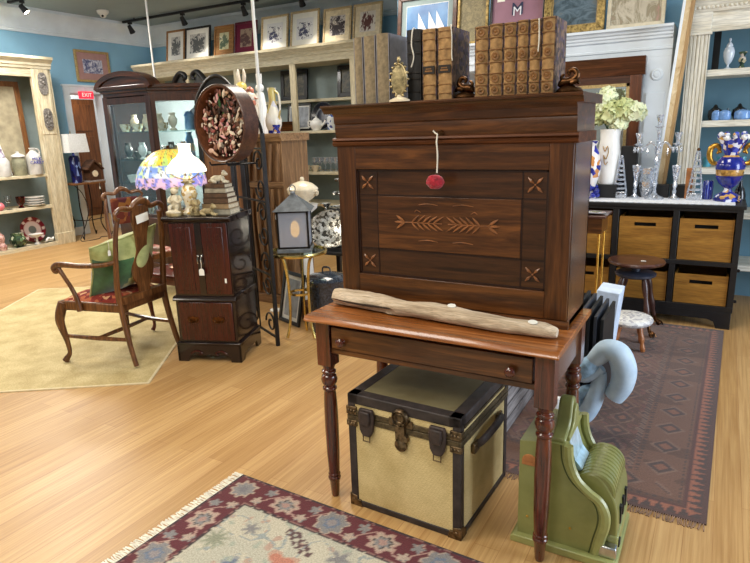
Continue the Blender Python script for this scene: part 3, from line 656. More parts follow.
# upright dark boards beside the table
M['slate']=paint('dark_slate_board',(48,50,58),.2,20,rough=.5); M['foam']=paint('pale_blue_white_foam',(206,220,240),.05,20,rough=.8)
names=('leftmost dark board of the upright stack behind the table','second dark board of the upright stack behind the table','third dark board of the upright stack behind the table','fourth dark board of the upright stack behind the table','rightmost dark board of the upright stack by the stools')
for i in range(5):
    b=MB().box(-.008,.008,-.19,.19,0,.56-.012*i); tag(b.build('dark_board',M['slate' if i%2 else 'blackm'],smooth=False,bevel=.002),names[i],'board',group='dark boards standing behind the table',loc=(-.60+.034*i,3.3,.0065))
t=tag(MB().box(-.065,.065,-.06,.14,0,.535).build('white_block',M['foam'],bevel=.006),'pale bluish white upright slab topping the dark boards behind the table','slab',loc=(-.41,2.93,.0065))
t.location=(-.56,3.66,.0065); t.rotation_euler=(0,R(5),0)
# ---------- rugs
def flower(x,y,cx,cy,r,k=8,ph=0,a=.16):
    dx,dy=x-cx,y-cy; d=math.hypot(dx,dy); an=math.atan2(dy,dx)
    return d/(r*(1+a*math.cos(k*an+ph)))
def grid_rug(name,label,x0,x1,y0,y1,step,fn,mat,z=.006,rz=0,cat='rug',loc=(0,0,0)):
    nu=int((x1-x0)/step); nv=int((y1-y0)/step)
    m=MB(); m.grid(lambda u,v:(x0+(x1-x0)*u,y0+(y1-y0)*v,z),nu,nv)
    m._add([(x0,y0,z),(x1,y0,z),(x1,y1,z),(x0,y1,z),(x0,y0,.0005),(x1,y0,.0005),(x1,y1,.0005),(x0,y1,.0005)],[(0,1,5,4),(1,2,6,5),(2,3,7,6),(3,0,4,7)])
    o=m.build(name,mat,colfn=fn,smooth=False,recalc=False); tag(o,label,cat,loc=loc,rz=rz); return o
MR=(98,30,38); CR=(186,164,146); GY=(138,134,132); DK=(58,40,44); PK=(188,150,136); BL=(112,122,140)
M['rugpile']=vcol('wool_pile',.95,bmp=.5,sheen=.2)
def orient(p):
    x=p.x+.0; y=p.y   # rug corner at (0,0); x to the right, y negative towards the viewer
    nx=.003*mnoise.noise(Vector((x*60,y*60,0))); x+=nx; y+=nx
    d=min(x,-y)
    if d<.008: return DK
    if d<.014: return (150,110,100)
    if d<.022: return MR
    if d<.152:
        side = x< -y   # left border
        s=(-y if side else x); q=(x if side else -y)-.085
        if x<.17 and -y<.17: # corner flower
            f=flower(x,y,.085,-.085,.056,9)
            if f<.8: return GY if f>.35 else (122,118,122)
            if f<1: return CR
            return MR
        c=(s-.085)/.235; k=round(c); u=(c-k)*.235
        if k%2==0: f=flower(u,q,0,0,.066,7,.4+k,.13); inner=[(.3,(150,140,138)),(.5,BL),(.9,GY),(1.0,CR)]
        else: f=flower(u*.85,q,0,0,.052,7,k,.17); inner=[(.3,(176,140,128)),(.52,GY),(.6,DK),(.85,CR),(1.0,PK)]
        for th,cc in inner:
            if f<th: return cc
        # leaves
        for (lx,ly,lr,c2) in ((.105,.035,.02,CR),(.13,-.035,.022,GY),(-.1,-.04,.018,PK),(-.125,.04,.018,GY)):
            uu=u-lx
            if abs(uu)>.12: uu=u+.235-lx if u<0 else u-.235-lx
            if flower(uu,q,0,ly,lr,5,1,.35)<1: return c2
        if abs(q+.045*math.sin(s*27))<.004: return PK
        return MR
    if d<.158: return (150,110,100)
    if d<.166: return DK
    # cream field with sparse sprays
    f=mnoise.noise(Vector((x*9,y*9,3.1))); g=mnoise.noise(Vector((x*22,y*22,7.7)))
    for (fx,fy,fr,cc,kk) in ((.30,-.27,.04,GY,6),(.52,-.36,.07,(196,128,104),3),(.70,-.24,.05,GY,5),(.86,-.33,.055,BL,5),(1.05,-.25,.05,(176,120,104),6),(.38,-.46,.05,BL,5),(.62,-.5,.06,GY,6),(.22,-.38,.06,(148,150,126),9)):
        h=flower(x*1.0,y,fx,fy,fr,kk,fx*9,.42)
        if h<.55: return cc
        if h<.75: return tuple(.5*(a+b) for a,b in zip(cc,(200,192,170)))
    if .43<x<.6 and -.29<y<-.19 and abs((x-.43)-(-.19-y)*1.7)<.05 and math.sin(x*180)*math.sin(y*140)>-.1: return (96,66,66)
    if abs(f-.12)<.03 : return (158,164,160)
    if g>.42: return (172,176,158)
    if g<-.5: return (190,160,140)
    return (204,195,172) if f>0 else (194,188,168)
R_=grid_rug('oriental_rug','cream oriental rug with a maroon flowered border, lying in front of the desk',0,2.0,-1.75,0,.0075,orient,M['rugpile'],loc=(-1.757,1.785,0),rz=R(-2.2))
fr=MB()
for i in range(230):
    y=-1.74+1.74*i/229; fr.tube([(0,y,.004),(-.02,y+random.uniform(-.004,.004),.005),(-.042-random.uniform(0,.008),y+random.uniform(-.006,.006),.0025)],.0028,5,2)
M['fringe']=paint('cream_fringe',(238,230,214),.1,40,rough=.95)
lab(fr.build('fringe',M['fringe'],R_),'cream knotted fringe')['kind']='stuff'
def runner(p):
    x,y=p.x,p.y; w=.62; L_=1.25
    d=min(w-abs(x),L_-abs(y)); n=mnoise.noise(Vector((x*30,y*30,1)))
    base=(112,78,62) if mnoise.noise(Vector((x*3,y*9,9)))>-.05 else (94,65,52)
    DKB=(74,56,52); RU=(128,84,66); TN=(126,96,82)
    if d<.02: return (84,56,50)
    if d<.075:
        t=((y if w-abs(x)<L_-abs(y) else x)/.045)%1.0
        return (150,92,70) if abs(t-.5)*2<(d-.02)/.055 else DKB
    if d<.09: return (88,54,48)
    if d<.30:
        s=y if w-abs(x)<L_-abs(y) else x; u=(s/.2)%1-.5; v=(d-.195)/.1
        q=abs(u)*1.7+abs(v)*.9
        if q<.28: return RU
        if q<.5: return DKB
        if q<.62: return TN
        if abs(abs(v)-.92)<.08 and ((s/.03)%1)<.5: return DKB
        return base
    if d<.325: return DKB if ((x+y)/.03)%1<.5 else TN
    x+=.02*mnoise.noise(Vector((x*6,y*6,4))); y+=.03*mnoise.noise(Vector((x*5,y*5,8)))
    u=(x/.13)%1-.5; v=(y/.16+(.5 if int(math.floor(x/.13))%2 else 0))%1-.5
    q=abs(u)+abs(v)
    if q<.16: return RU
    if q<.3: return DKB
    if .40<q<.47: return TN
    if ((x*1.0+y)/.05)%1<.14: return (80,54,52)
    return base if n>-.2 else (112,72,62)
R2=grid_rug('rug_runner','worn brown and rust patterned rug in front of the black console',-.62,.62,-1.25,1.25,.0085,runner,M['rugpile'],loc=(-.525,3.585,0),rz=R(-1))
fr=MB()
for i in range(150):
    x=-.61+1.22*i/149; fr.tube([(x,-1.25,.004),(x+random.uniform(-.004,.004),-1.268,.004),(x+random.uniform(-.008,.008),-1.285-random.uniform(0,.012),.002)],.0022,5,2)
M['fringe2']=paint('worn_tan_fringe',(140,112,92),.15,40,rough=.95)
lab(fr.build('fringe',M['fringe2'],R2),'short worn tan fringe')['kind']='stuff'
M['sisal']=weave_mat('woven_straw_mat',(192,172,122),(208,190,142),40); M['sisaledge']=paint('mat_binding',(214,198,160),.06,20,rough=.9)
t=thing('straw_mat','flat yellow straw floor mat under the carved armchair','rug',(-4.525,2.894,0),R(124.2))
MB().box(-1.33,1.33,-.92,.92,.0005,.006).build('woven_field',M['sisal'],t,smooth=False)
e=MB()
for s in (-1,1): e.box(-1.345,1.345,*sorted((s*.918,s*.935)),.0005,.0075); e.box(*sorted((s*1.328,s*1.345)),-.92,.92,.0005,.0075)
e.build('binding',M['sisaledge'],t,smooth=False)
# ---------- right side: console of bins, stools, small table
struct(MB().box(-3.1,4.5,6.0,6.1,0,3.34).build('wall_back_right',M['wall'],smooth=False))
struct(MB().box(-3.1,-3.0,6.1,7.9,0,3.34).build('wall_return',M['wall'],smooth=False))
struct(MB().prism([(6.0-a,z) for a,z in cornice_pts(0)],'x',-3.1,4.5).build('trim_5',M['trim'],ang=30))
M['blackpaint']=paint('black_paint',(18,17,19),.2,20,rough=.45,coat=.15); M['binwood']=wood('honey_bin_wood',(126,84,26),(176,128,54),'x',1,.5,.05,mid=(150,104,38))
t=thing('storage_console','black cubby console holding six wooden bins in two rows','console',(-.478,5.12,0))
cx=.478; m=MB()
m.box(-1.17+cx,.17+cx,-.262,.212,.878,.905); TOP=m.build('top',M['blackpaint'],t,bevel=.004)
b=MB(); b.box(-1.12+cx,.156+cx,.195,.21,.12,.878); b.build('back_panel',M['blackpaint'],t,smooth=False)
for a,c in ((-1.12,-1.08),(-.70,-.656),(-.284,-.244),(.115,.156)): MB().box(a+cx,c+cx,-.25,.195,.167,.856).build('divider',M['blackpaint'],t,bevel=.002)
for z0,z1 in ((.856,.878),(.462,.495),(.125,.167)): MB().box(-1.12+cx,.156+cx,-.252,.195,z0,z1).build('shelf',M['blackpaint'],t,bevel=.002)
p=MB(); p.prism([(-1.12+cx,.125),(-1.12+cx,0),(-1.02+cx,0),(-1.0+cx,.05),(-.96+cx,.065),(.0+cx,.065),(.04+cx,.05),(.06+cx,0),(.15+cx,0),(.15+cx,.125)],'y',-.25,-.225)
for x in (-1.12,.09):
    p.box(x+cx,x+.06+cx,.14,.2,0,.125)
p.build('base_apron',M['blackpaint'],t,bevel=.003)
for z in (.2,.43): MB().at((.156+cx,-.18,z),(0,R(90),0)).lathe([(.012,0),(.012,.012),(.008,.02),(.001,.02)],n=12).build('bolt',M['iron'],t)
pos={0:'left',1:'middle',2:'right'}
def binb(x0,x1,z0,z1,label):
    t=thing('storage_bin',label,'bin',((x0+x1)/2,4.885,z0+.002),group='honey wooden bins in the black console')
    w=(x1-x0)/2-.006; h=z1-z0-.004
    f=MB(); s=.075; sz=h-.055
    f.box(-w,w,0,.014,0,sz-.014); f.box(-w,-s,0,.014,sz-.014,sz+.014); f.box(s,w,0,.014,sz-.014,sz+.014); f.box(-w,w,0,.014,sz+.014,h); f.build('front',M['binwood'],t,smooth=False)
    k=MB(); k.box(-w,-w+.012,.014,.4,0,h); k.box(w-.012,w,.014,.4,0,h); k.box(-w,w,.388,.4,0,h); k.box(-w,w,.014,.4,0,.012); k.build('tray',M['binwood'],t,smooth=False)
    MB().box(-s,s,.05,.055,sz-.03,sz+.03).build('slot_shade',M['blackm'],t,smooth=False)  # black sheet behind the open hand slot, painted in as shade
for ci,(a,c) in enumerate(((-1.08,-.70),(-.656,-.284),(-.244,.115))):
    for ri,(z0,z1) in enumerate(((.495,.803),(.167,.392))):
        binb(a,c,z0,z1,('upper' if ri==0 else 'lower')+' '+pos[ci]+' honey wooden bin in the black console')
M['lace']=spots('white_lace',(236,238,242),[(206,210,220),(222,226,236)],160,.6,.9)
m=MB(); pts=[]
for i in range(48): pts.append((-1.1+1.2*i/47, 4.885+.012*(i%2)))
pts+= [(.1,5.29),(-1.1,5.29)]
m.prism([(x+.5,y-5.1) for x,y in pts],'z',0,.004); tag(m.build('lace_runner',M['lace'],smooth=False),'white scalloped lace runner across the black console top','table runner',loc=(-.5,5.1,.9055))
# stools
M['stoolwood']=wood('dark_stool_wood',(54,30,24),(104,66,54),'x',1,.3,.4); M['stoolz']=wood('dark_stool_leg',(40,24,22),(88,56,50),'z',1,.35,.3); M['bluegrey']=paint('worn_blue_black',(48,52,66),.2,30,rough=.4)
t=thing('claw_foot_stool','round dark wooden piano stool with metal claw feet before the bins','stool',(-.482,4.62,0))
MB().lathe([(.001,.497),(.17,.497),(.19,.505),(.195,.517),(.188,.527),(.15,.531),(.001,.532)],n=36).build('seat',M['stoolwood'],t)
m=MB(); m.lathe([(.001,.405),(.12,.405),(.138,.415),(.14,.43),(.125,.44),(.03,.445),(.03,.497)],n=30); m.build('swivel_hub',M['bluegrey'],t)
lp=[.015,.019,.023,.019,.014,.018,.022,.019,.014,.013,.015,.013]
for k in range(4):
    a=R(-48+90*k); c,s=math.cos(a),math.sin(a)
    MB().tube([(.1*c,.1*s,.41),(.135*c,.135*s,.28),(.165*c,.165*s,.15),(.185*c,.185*s,.09)],lp,12,6).build('leg',M['stoolz'],t)
    f=MB(); f.tube([(.183*c,.183*s,.1),(.2*c,.2*s,.05),(.225*c,.225*s,.026)],[.014,.011,.014],10,4); f.ball((.228*c,.228*s,.0245),.02,10,1,1,.9)
    for q in (-.5,0,.5): f.tube([(.2*c,.2*s,.05),(.236*math.cos(a+q*.12),.236*math.sin(a+q*.12),.04),(.25*math.cos(a+q*.16),.25*math.sin(a+q*.16),.015)],.0055,6,3)
    f.build('claw_foot',M['bronze'],t)
tag(MB().at((0,0,0)).box(-.016,.016,-.01,.01,0,.0015).build('price_sticker',M['tagpaper'],smooth=False),'small white paper sticker on the dark stool seat','sticker',loc=(-.43,4.56,.5325))
M['flecked']=spots('flecked_white_vinyl',(226,224,220),[(196,194,196),(240,238,232),(180,178,184)],60,.4,.5); M['orangeleg']=wood('orange_turned_wood',(136,74,36),(190,120,68),'z',1,.3,.3)
t=thing('footstool','low round footstool with flecked white seat and orange turned legs','footstool',(-.455,4.2,.0085))
MB().lathe([(.001,.17),(.13,.17),(.145,.18),(.15,.195),(.143,.212),(.12,.222),(.001,.226)],n=34).build('seat',M['flecked'],t)
lp=[.015,.02,.017,.02,.0135,.018,.013]
for k in range(4):
    a=R(-35+90*k); c,s=math.cos(a),math.sin(a)
    MB().tube([(.085*c,.085*s,.17),(.11*c,.11*s,.085),(.13*c,.13*s,.0)],lp,12,6).build('leg',M['orangeleg'],t)
t=thing('side_table','small wooden side table on thin brass rod legs behind the hutch','side table',(-.83,4.3,.006))
MB().box(-.2,.19,-.14,.14,.875,.893).build('top',M['stoolwood'],t,bevel=.004); MB().box(-.17,.165,-.12,.12,.77,.875).build('apron',M['desk'],t,smooth=False)
for sx in (-.15,.15):
    for sy in (-.1,.1): MB().cyl((sx,sy,.0),(sx*.98,sy,.77),.006,.009).build('leg',M['gold'],t)
tag(MB().lathe([(.001,0),(.045,0),(.07,.012),(.066,.014),(.04,.005),(.001,.005)],n=20).build('small_dish',M['silver']),'small silver dish on the side table behind the hutch','dish',loc=(-.72,4.25,.899))
# ---------- things on the console
TZ=.9095
M['amber']=paint('amber_gilt_glass',(150,92,34),.5,30,rough=.15,coat=.6,c2=(226,176,96))
M['flowerblue']=spots('blue_white_gilt_porcelain',(36,48,150),[(226,228,240),(60,80,190),(206,160,90),(24,30,110)],34,.35,.12,coat=.6)
tag(MB().box(-.085,.085,-.09,.09,0,.105).build('display_block',M['blackm'],smooth=False,bevel=.003),'black display block under the white flower vase','block',loc=(-.805,5.2,TZ))
t=thing('flower_vase','tall white vase with gold squiggles holding pale green hydrangeas','vase',(-.805,5.2,TZ+.1055))
prof=[(.001,.0),(.066,0),(.07,.006),(.074,.08),(.082,.18),(.086,.24),(.08,.3),(.074,.35),(.076,.4),(.081,.43),(.076,.43),(.07,.4),(.068,.34),(.07,.2),(.001,.2)]
MB().lathe(prof,n=36).build('body',M['whitegloss'],t)
g=MB(); g.tube([(.088*math.cos(a),.088*math.sin(a),z) for a,z in ((-2.0,.3),(-1.8,.26),(-1.6,.3),(-1.5,.25),(-1.7,.2),(-1.9,.23),(-1.75,.16),(-1.5,.18))],.003,6,5); g.build('gold_squiggle',M['gilt'],t)
M['petal']=paint('pale_green_petal',(196,208,130),.12,8,rough=.6,c2=(228,234,186),sheen=.2); M['petalw']=paint('white_petal',(226,232,196),.1,10,rough=.6,sheen=.2); M['stemg']=paint('green_stem',(70,92,44),.2,rough=.7)
t2=thing('hydrangea_bunch','bunch of pale green and white hydrangea blooms in the white vase','flowers',(-.865,5.19,TZ+.53))
def bloom(c,r,mt,n=70,sz=.04):
    m=MB(); c=Vector(c)
    for i in range(n):
        q=1-2*(i+.5)/n; a=i*2.39996; rr=math.sqrt(1-q*q); d=Vector((rr*math.cos(a),rr*math.sin(a),q))
        if d.z<-.75: continue
        u=d.cross(Vector((0,0,1)));  u=u.normalized() if u.length>.01 else Vector((1,0,0)); w=d.cross(u)
        k=r*random.uniform(.8,1.05); s=sz*random.uniform(.7,1.15); th=random.uniform(0,PI); uu=u*math.cos(th)+w*math.sin(th); ww=d.cross(uu)
        P=lambda x,y,z:c+d*(k+z)+uu*x+ww*y
        m._add([P(-s,-s*.6,.008*random.random()),P(0,-s*.8,-.006),P(s,-s*.6,.01),P(-s*.9,s*.6,.012),P(0,s*.8,-.004),P(s*.9,s*.5,.014*random.random()),P(-s*.7,-s*.4,-.03),P(s*.6,s*.3,-.03)],[(0,1,4,3),(1,2,5,4),(0,3,6),(2,7,5)])
    m.ball(c,r*.8,10); return m.build('bloom',mt,t2,ang=80,recalc=False)
for c,r,mt in (((-.02,-.02,.19),.085,'petalw'),((.06,-.03,.13),.09,'petal'),((.15,-.03,.15),.08,'petal'),((.23,-.02,.13),.075,'petalw'),((-.05,-.02,.11),.07,'petal'),((.11,.0,.06),.07,'petalw'),((.02,.03,.26),.06,'petalw')): bloom(c,r,M[mt],80,.036)
s=MB()
for c in ((-.02,-.02,.19),(.06,-.03,.13),(.13,-.02,.12),(-.04,0,.1)): s.tube([(.05,0,-.3),(.05+c[0]*.3,c[1]*.5,.0),c],.004,6,3)
s.build('stem',M['stemg'],t2)
def crystal(name,label,x,prof,y=5.15,cat='candlestick',n=14,group='crystal candlesticks on the console'):
    return tag(MB().lathe(prof,n=n).build(name,M['crystal'],ang=20),label,cat,loc=(x,y,TZ),group=group)
cs=[(.001,0),(.04,0),(.042,.008),(.02,.02),(.011,.035),(.014,.06),(.01,.08),(.017,.11),(.011,.135),(.016,.165),(.02,.18),(.032,.255),(.029,.255),(.016,.19),(.001,.19)]
crystal('candlestick','flared crystal candlestick between glass tree and candelabra',-.588,cs); crystal('candlestick','flared crystal candlestick right of the crystal candelabra',-.308,cs)
def glass_tree(label,x,h,tip):
    t=thing('glass_tree',label,'glass ornament',(x,5.15,TZ),group='stepped glass trees on the console')
    MB().prism([(-.055,0),(.055,0),(.05,.05),(-.05,.05)],'y',-.04,.04).build('base',M['crystal'],t,bevel=.004)
    for s in (-1,1):
        MB().tube([(s*.048,0,.05),(s*.03,0,h*.5),(s*.008,0,h)],.007,8).build('side_rod',M['crystal'],t)
    for k in range(6):
        z=.075+k*(h-.1)/6; w=.045*(1-z/h)+.006
        MB().at((0,0,z)).lathe([(.001,-.012),(w,-.006),(w+.003,0),(w,.006),(.001,.012)],n=8).build('tier',M['crystal'],t,ang=15)
    MB().ball((0,0,h+.012),.012,8).build('finial',M[tip],t)
glass_tree('stepped glass tree ornament right of the white vase',-.70,.31,'crystal'); glass_tree('stepped glass tree ornament with dark tip left of the blue vase',-.17,.36,'bronze')
t=thing('candelabra','tall three-arm crystal candelabra at the centre of the lace runner','candelabra',(-.447,5.13,TZ))
MB().lathe([(.001,0),(.07,0),(.074,.01),(.03,.03),(.014,.05),(.012,.1),(.022,.12),(.014,.14),(.014,.28),(.026,.3),(.014,.32),(.02,.36),(.03,.4),(.016,.42),(.012,.5),(.018,.52),(.001,.52)],n=14).build('stem',M['crystal'],t,ang=20)
def cup(x,z): return MB().at((x,0,z)).lathe([(.001,0),(.01,0),(.035,.015),(.012,.025),(.014,.05),(.028,.1),(.025,.1),(.012,.055),(.001,.05)],n=14)
cup(0,.53).build('candle_cup',M['crystal'],t,ang=20)
for s in (-1,1):
    MB().tube([(0,0,.38),(s*.05,0,.43),(s*.1,0,.38),(s*.135,0,.4)],.008,8,5).build('arm',M['crystal'],t)
    c=cup(s*.135,.4).build('candle_cup',M['crystal'],t,ang=20)
    p=MB()
    for q in range(8):
        a=2*PI*q/8; p.at((s*.135+.032*math.cos(a),.032*math.sin(a),.37)).lathe([(.0005,-.02),(.006,0),(.0005,.03)],n=6)
    p.at((s*.07,0,.36)).lathe([(.0005,-.03),(.007,0),(.0005,.03)],n=6); p.build('prisms',M['crystal'],t,smooth=False)
tag(MB().lathe([(.001,0),(.04,0),(.05,.02),(.072,.09),(.078,.15),(.07,.22),(.08,.27),(.075,.27),(.064,.22),(.07,.15),(.001,.03)],n=12).build('cut_vase',M['crystal'],smooth=False),'cut crystal vase behind the candelabra','vase',loc=(-.515,5.215,TZ)).scale=(.7,.7,.85)
for x0,x1,z,y,l in ((-.72,-.6,.40,5.27,'tall black box on the console behind the glass tree'),(-.595,-.475,.1,5.27,'left of the low black blocks along the console back'),(-.465,-.355,.1,5.27,'middle of the low black blocks along the console back'),(-.345,-.235,.1,5.27,'right of the low black blocks along the console back')):
    tag(MB().box(-(x1-x0)/2,(x1-x0)/2,-.05,.05,0,z).build('display_block',M['blackm'],smooth=False,bevel=.003),l,'block',loc=((x0+x1)/2,y,TZ),group='black display blocks on the console')
tag(MB().box(-.025,.025,-.03,.03,0,.23).build('wooden_box',M['rust'],smooth=False,bevel=.003),'narrow brown wooden box standing behind the right glass tree','box',loc=(-.215,5.22,TZ))
t=thing('handled_vase','ornate cobalt blue and gold porcelain vase with two gilt handles','vase',(.045,5.13,TZ))
MB().lathe([(.001,0),(.09,0),(.094,.012),(.08,.02),(.085,.035),(.06,.055),(.03,.07),(.024,.09),(.035,.1)],n=28).build('foot',M['flowerblue'],t)
MB().lathe([(.03,.1),(.065,.13),(.088,.18),(.094,.23),(.085,.28),(.06,.315),(.045,.33)],n=28).build('body',M['amber'],t)
e=MB(); e.lathe([(.034,.098),(.067,.127),(.09,.177),(.092,.185),(.066,.135),(.03,.102)],n=28); e.lathe([(.09,.25),(.096,.23),(.098,.24),(.089,.285),(.064,.318),(.06,.312)],n=28); e.build('blue_band',M['cobalt'],t)
def ruff(u,v):
    a=2*PI*u; r=(.045+.05*v)*(1+.16*v*math.cos(9*a)); return (r*math.cos(a),r*math.sin(a),.33+.13*v+.018*v*math.sin(9*a+1))
MB().grid(ruff,90,8).build('ruffled_neck',M['flowerblue'],t)
for k in range(9):
    a=2*PI*k/9; MB().ball((.085*math.cos(a),.085*math.sin(a),.455+.02*(k%2)),.022,8).build('porcelain_flower',M['flowerblue' if k%2 else 'whitegloss'],t)
for s in (-1,1):
    h=MB(); h.tube([(s*.075,0,.27),(s*.115,0,.275),(s*.14,0,.32),(s*.135,0,.38),(s*.1,0,.4),(s*.08,0,.37),(s*.095,0,.34)],[.012,.017,.02,.02,.017,.012,.008],10,5)
    for k in range(7):
        a=R(-80+40*k); h.ball((s*(.11+.038*math.cos(a)),0,.335+.055*math.sin(a)),.011,8)
    h.build('handle',M['gilt'],t)
M['cobaltstripe']=spots('striped_cobalt_glass',(30,40,150),[(120,140,220),(18,22,90)],20,.5,.1,stretch=(14,14,.1),coat=.6)
tag(MB().lathe([(.001,0),(.03,0),(.036,.01),(.036,.13),(.03,.14),(.027,.14),(.03,.12),(.03,.02),(.001,.02)],n=20).build('glass_tumbler',M['cobaltstripe']),'striped cobalt blue glass tumbler left of the handled vase','tumbler',loc=(-.085,5.2,TZ))
tag(MB().lathe([(.001,0),(.04,0),(.042,.03),(.03,.08),(.012,.11),(.012,.14),(.001,.14)],n=18).build('dark_bottle',M['blackgloss']),'small black bottle at the right end of the console','bottle',loc=(.125,5.26,TZ-.004))
M['whiteorange']=spots('blue_orange_porcelain',(228,224,226),[(40,52,160),(206,140,80),(30,40,130),(230,220,210)],26,.3,.15,coat=.5)
t=thing('tall_porcelain_vase','tall blue, white and orange porcelain vase peeking out behind the hutch','vase',(-.915,5.05,TZ))
MB().lathe([(.001,0),(.05,0),(.055,.02),(.03,.06),(.045,.1),(.075,.2),(.08,.28),(.06,.36),(.035,.41),(.05,.45),(.046,.45),(.03,.41),(.001,.36)],n=26).build('body',M['whiteorange'],t)
f=MB()
for k in range(14):
    a=2*PI*k/14; f.ball((.06*math.cos(a),.06*math.sin(a),.03+.03*(k%3)),.022,8)
f.build('blue_flowers',M['cobalt'],t)
# ---------- white mantel surround with pictures on it, and the brown mirror in it
t=thing('white_mantel','large white painted mantel surround behind the hutch and console','mantel',(-1.72,5.8,0))
m=MB(); hw=1.28
m.prism([(-.2,2.0),(-.2,2.05),(-.208,2.055),(-.208,2.07),(-.2,2.075),(-.2,2.13),(-.215,2.14),(-.215,2.155),(-.225,2.165),(-.225,2.18),(-.24,2.19),(-.245,2.21),(-.27,2.215),(-.27,2.235),(.19,2.235),(.19,2.0)],'x',-hw-.03,hw+.0)
m.build('entablature',M['trim'],t,ang=25)
for s in (-1,1):
    m=MB(); a,b=sorted((s*hw,s*(hw-.2))); m.box(a,b,-.2,.19,0,2.0)
    m.box(a+.03,b-.03,-.212,-.2,.25,1.72)
    m.box(a,b,-.215,-.2,0,.2); m.at(((a+b)/2,-.2,1.86),(R(90),0,0)).lathe([(.001,.014),(.02,.014),(.026,.008),(.034,.012),(.045,.006),(.05,0)],n=22); m.build('pilaster',M['trim'],t,bevel=.003)
MB().box(-hw+.2,hw-.2,.1,.19,0,2.0).build('back_board',M['trim'],t,smooth=False)
M['mirrorwood']=wood('brown_mirror_frame',(48,23,12),(96,54,32),'x',1,.3,.3); M['mirrorz']=wood('brown_mirror_stile',(60,28,14),(116,66,40),'z',1,.3,.3)
t=thing('standing_mirror','tall brown wooden framed mirror standing before the white mantel','mirror',(-1.15,5.47,0))
m=MB(); m.prism([(-.02,1.86),(-.03,1.93),(-.05,1.97),(-.055,2.0),(.04,2.0),(.04,1.86)],'x',-.54,.54); m.box(-.51,.51,-.012,.03,1.8,1.86); m.build('cornice',M['mirrorwood'],t,ang=25)
for s in (-1,1): MB().box(*sorted((s*.43,s*.52)),-.02,.03,0,1.86).build('stile',M['mirrorz'],t,bevel=.004)
MB().box(-.43,.43,-.02,.03,0,.3).build('bottom_rail',M['mirrorwood'],t,smooth=False)
g=MB()
for s in (-1,1): g.box(*sorted((s*.43,s*.405)),-.016,.0,.3,1.8)
g.box(-.43,.43,-.016,0,1.775,1.8); g.build('gilt_slip',M['frame_gold'],t,smooth=False)
MB().box(-.42,.42,.0,.012,.3,1.8).build('mirror_glass',M['mirror'],t,smooth=False)
# leaning carved board
M['ivory']=wood('ivory_painted_board',(176,156,116),(226,212,180),'z',1,.6,0); M['tanboard']=wood('tan_pine_board',(150,116,74),(196,162,114),'z',1,.5,0)
M['carvedi']=blotch('carved_ivory_band',[(170,140,98),(206,182,142),(226,208,176)],18,.6,(1,1,.5))
t=thing('leaning_post','tall ivory and tan carved wooden post leaning against the mantel','post',(-.50,5.368,0),rot=(0,R(4.0),0))
MB().box(-.04,-.02,-.03,.03,0,2.75).build('ivory_edge',M['trim'],t,bevel=.004); MB().box(-.02,.016,-.026,.03,0,2.75).build('carved_band',M['carvedi'],t,smooth=False); MB().box(.016,.042,-.03,.03,0,2.75).build('tan_edge',M['tanboard'],t,bevel=.004)
# pictures on the mantel
M['fr_black']=paint('black_frame',(26,24,26),.2,rough=.4,coat=.2); M['fr_brown']=wood('brown_frame',(58,30,20),(96,56,38),'x',2,.35,.2)
M['fr_gilt']=paint('ornate_gilt_frame',(128,104,54),.35,50,.5,rough=.4,metal=.5,c2=(196,168,104)); M['fr_ivory']=paint('ivory_frame',(222,212,188),.06,20,rough=.5)
M['sea']=paint('sea_blue_print',(60,112,178),.15,4,rough=.3,c2=(110,160,210)); M['sail']=paint('white_sail',(226,228,236),.03,rough=.6); M['mauve']=paint('mauve_poster',(150,112,128),.06,6,rough=.3); M['navy']=paint('navy_ink',(38,46,78),.1,rough=.6)
M['landscape']=blotch('dark_landscape_painting',[(30,36,34),(64,84,96),(96,116,130),(120,110,80)],7,.4,(1,1,1.6))
M['damask']=blotch('olive_damask',[(112,102,76),(150,138,104),(120,110,84),(166,154,120)],16,.6); M['etch']=blotch('pale_etching',[(222,214,198),(206,198,180),(158,148,124),(190,150,140)],9,.5,(1,1,.6))
ZM=2.2365; lean=R(-7)
t=picture('mantel_picture','brown framed picture of white sails on blue, above the black book','framed picture',(-2.60,5.62,ZM),(lean,0,0),.62,.5,.04,.03,M['fr_brown'],[(0,M['grey_blue'],'mat'),(.05,M['mat_white'],'mat_edge'),(.055,M['sea'],'print')])
q=MB()
for x in (-.09,.02,.1): q._add([(x,-.0205,.14),(x+.11,-.0205,.14),(x+.0,-.0205,.34),(x,-.019,.14),(x+.11,-.019,.14),(x,-.019,.34)],[(0,1,2),(3,5,4),(0,3,4,1),(1,4,5,2),(2,5,3,0)])
q.build('sails',M['sail'],t,smooth=False)
picture('mantel_picture','narrow gilt framed olive damask panel above the tan books','framed picture',(-2.135,5.63,ZM),(lean,0,0),.3,.5,.025,.03,M['fr_gilt'],[(0,M['damask'],'print')])
t=picture('mantel_picture','black framed mauve poster with a large letter M','framed picture',(-1.72,5.63,ZM),(lean,0,0),.5,.44,.022,.03,M['fr_black'],[(0,M['mauve'],'poster')])
text('poster_letter','M',.15,M['navy'],t,(0,-.016,.26),(R(90),0,0)); text('poster_letter_fill','M',.11,M['sail'],t,(0,-.0172,.24),(R(90),0,0))
MB().box(-.19,-.12,-.0155,-.0125,.34,.39).build('paper_label',M['tagpaper'],t,smooth=False)
picture('mantel_picture','wide gilt framed dark landscape painting on the mantel','framed picture',(-1.22,5.62,ZM),(lean,0,0),.5,.4,.06,.045,M['fr_gilt'],[(0,M['frame_gold'],'slip'),(.012,M['landscape'],'canvas')])
picture('mantel_picture','ivory framed pale etching at the right end of the mantel','framed picture',(-.735,5.63,ZM),(lean,0,0),.44,.42,.03,.03,M['fr_ivory'],[(0,M['etch'],'print')])
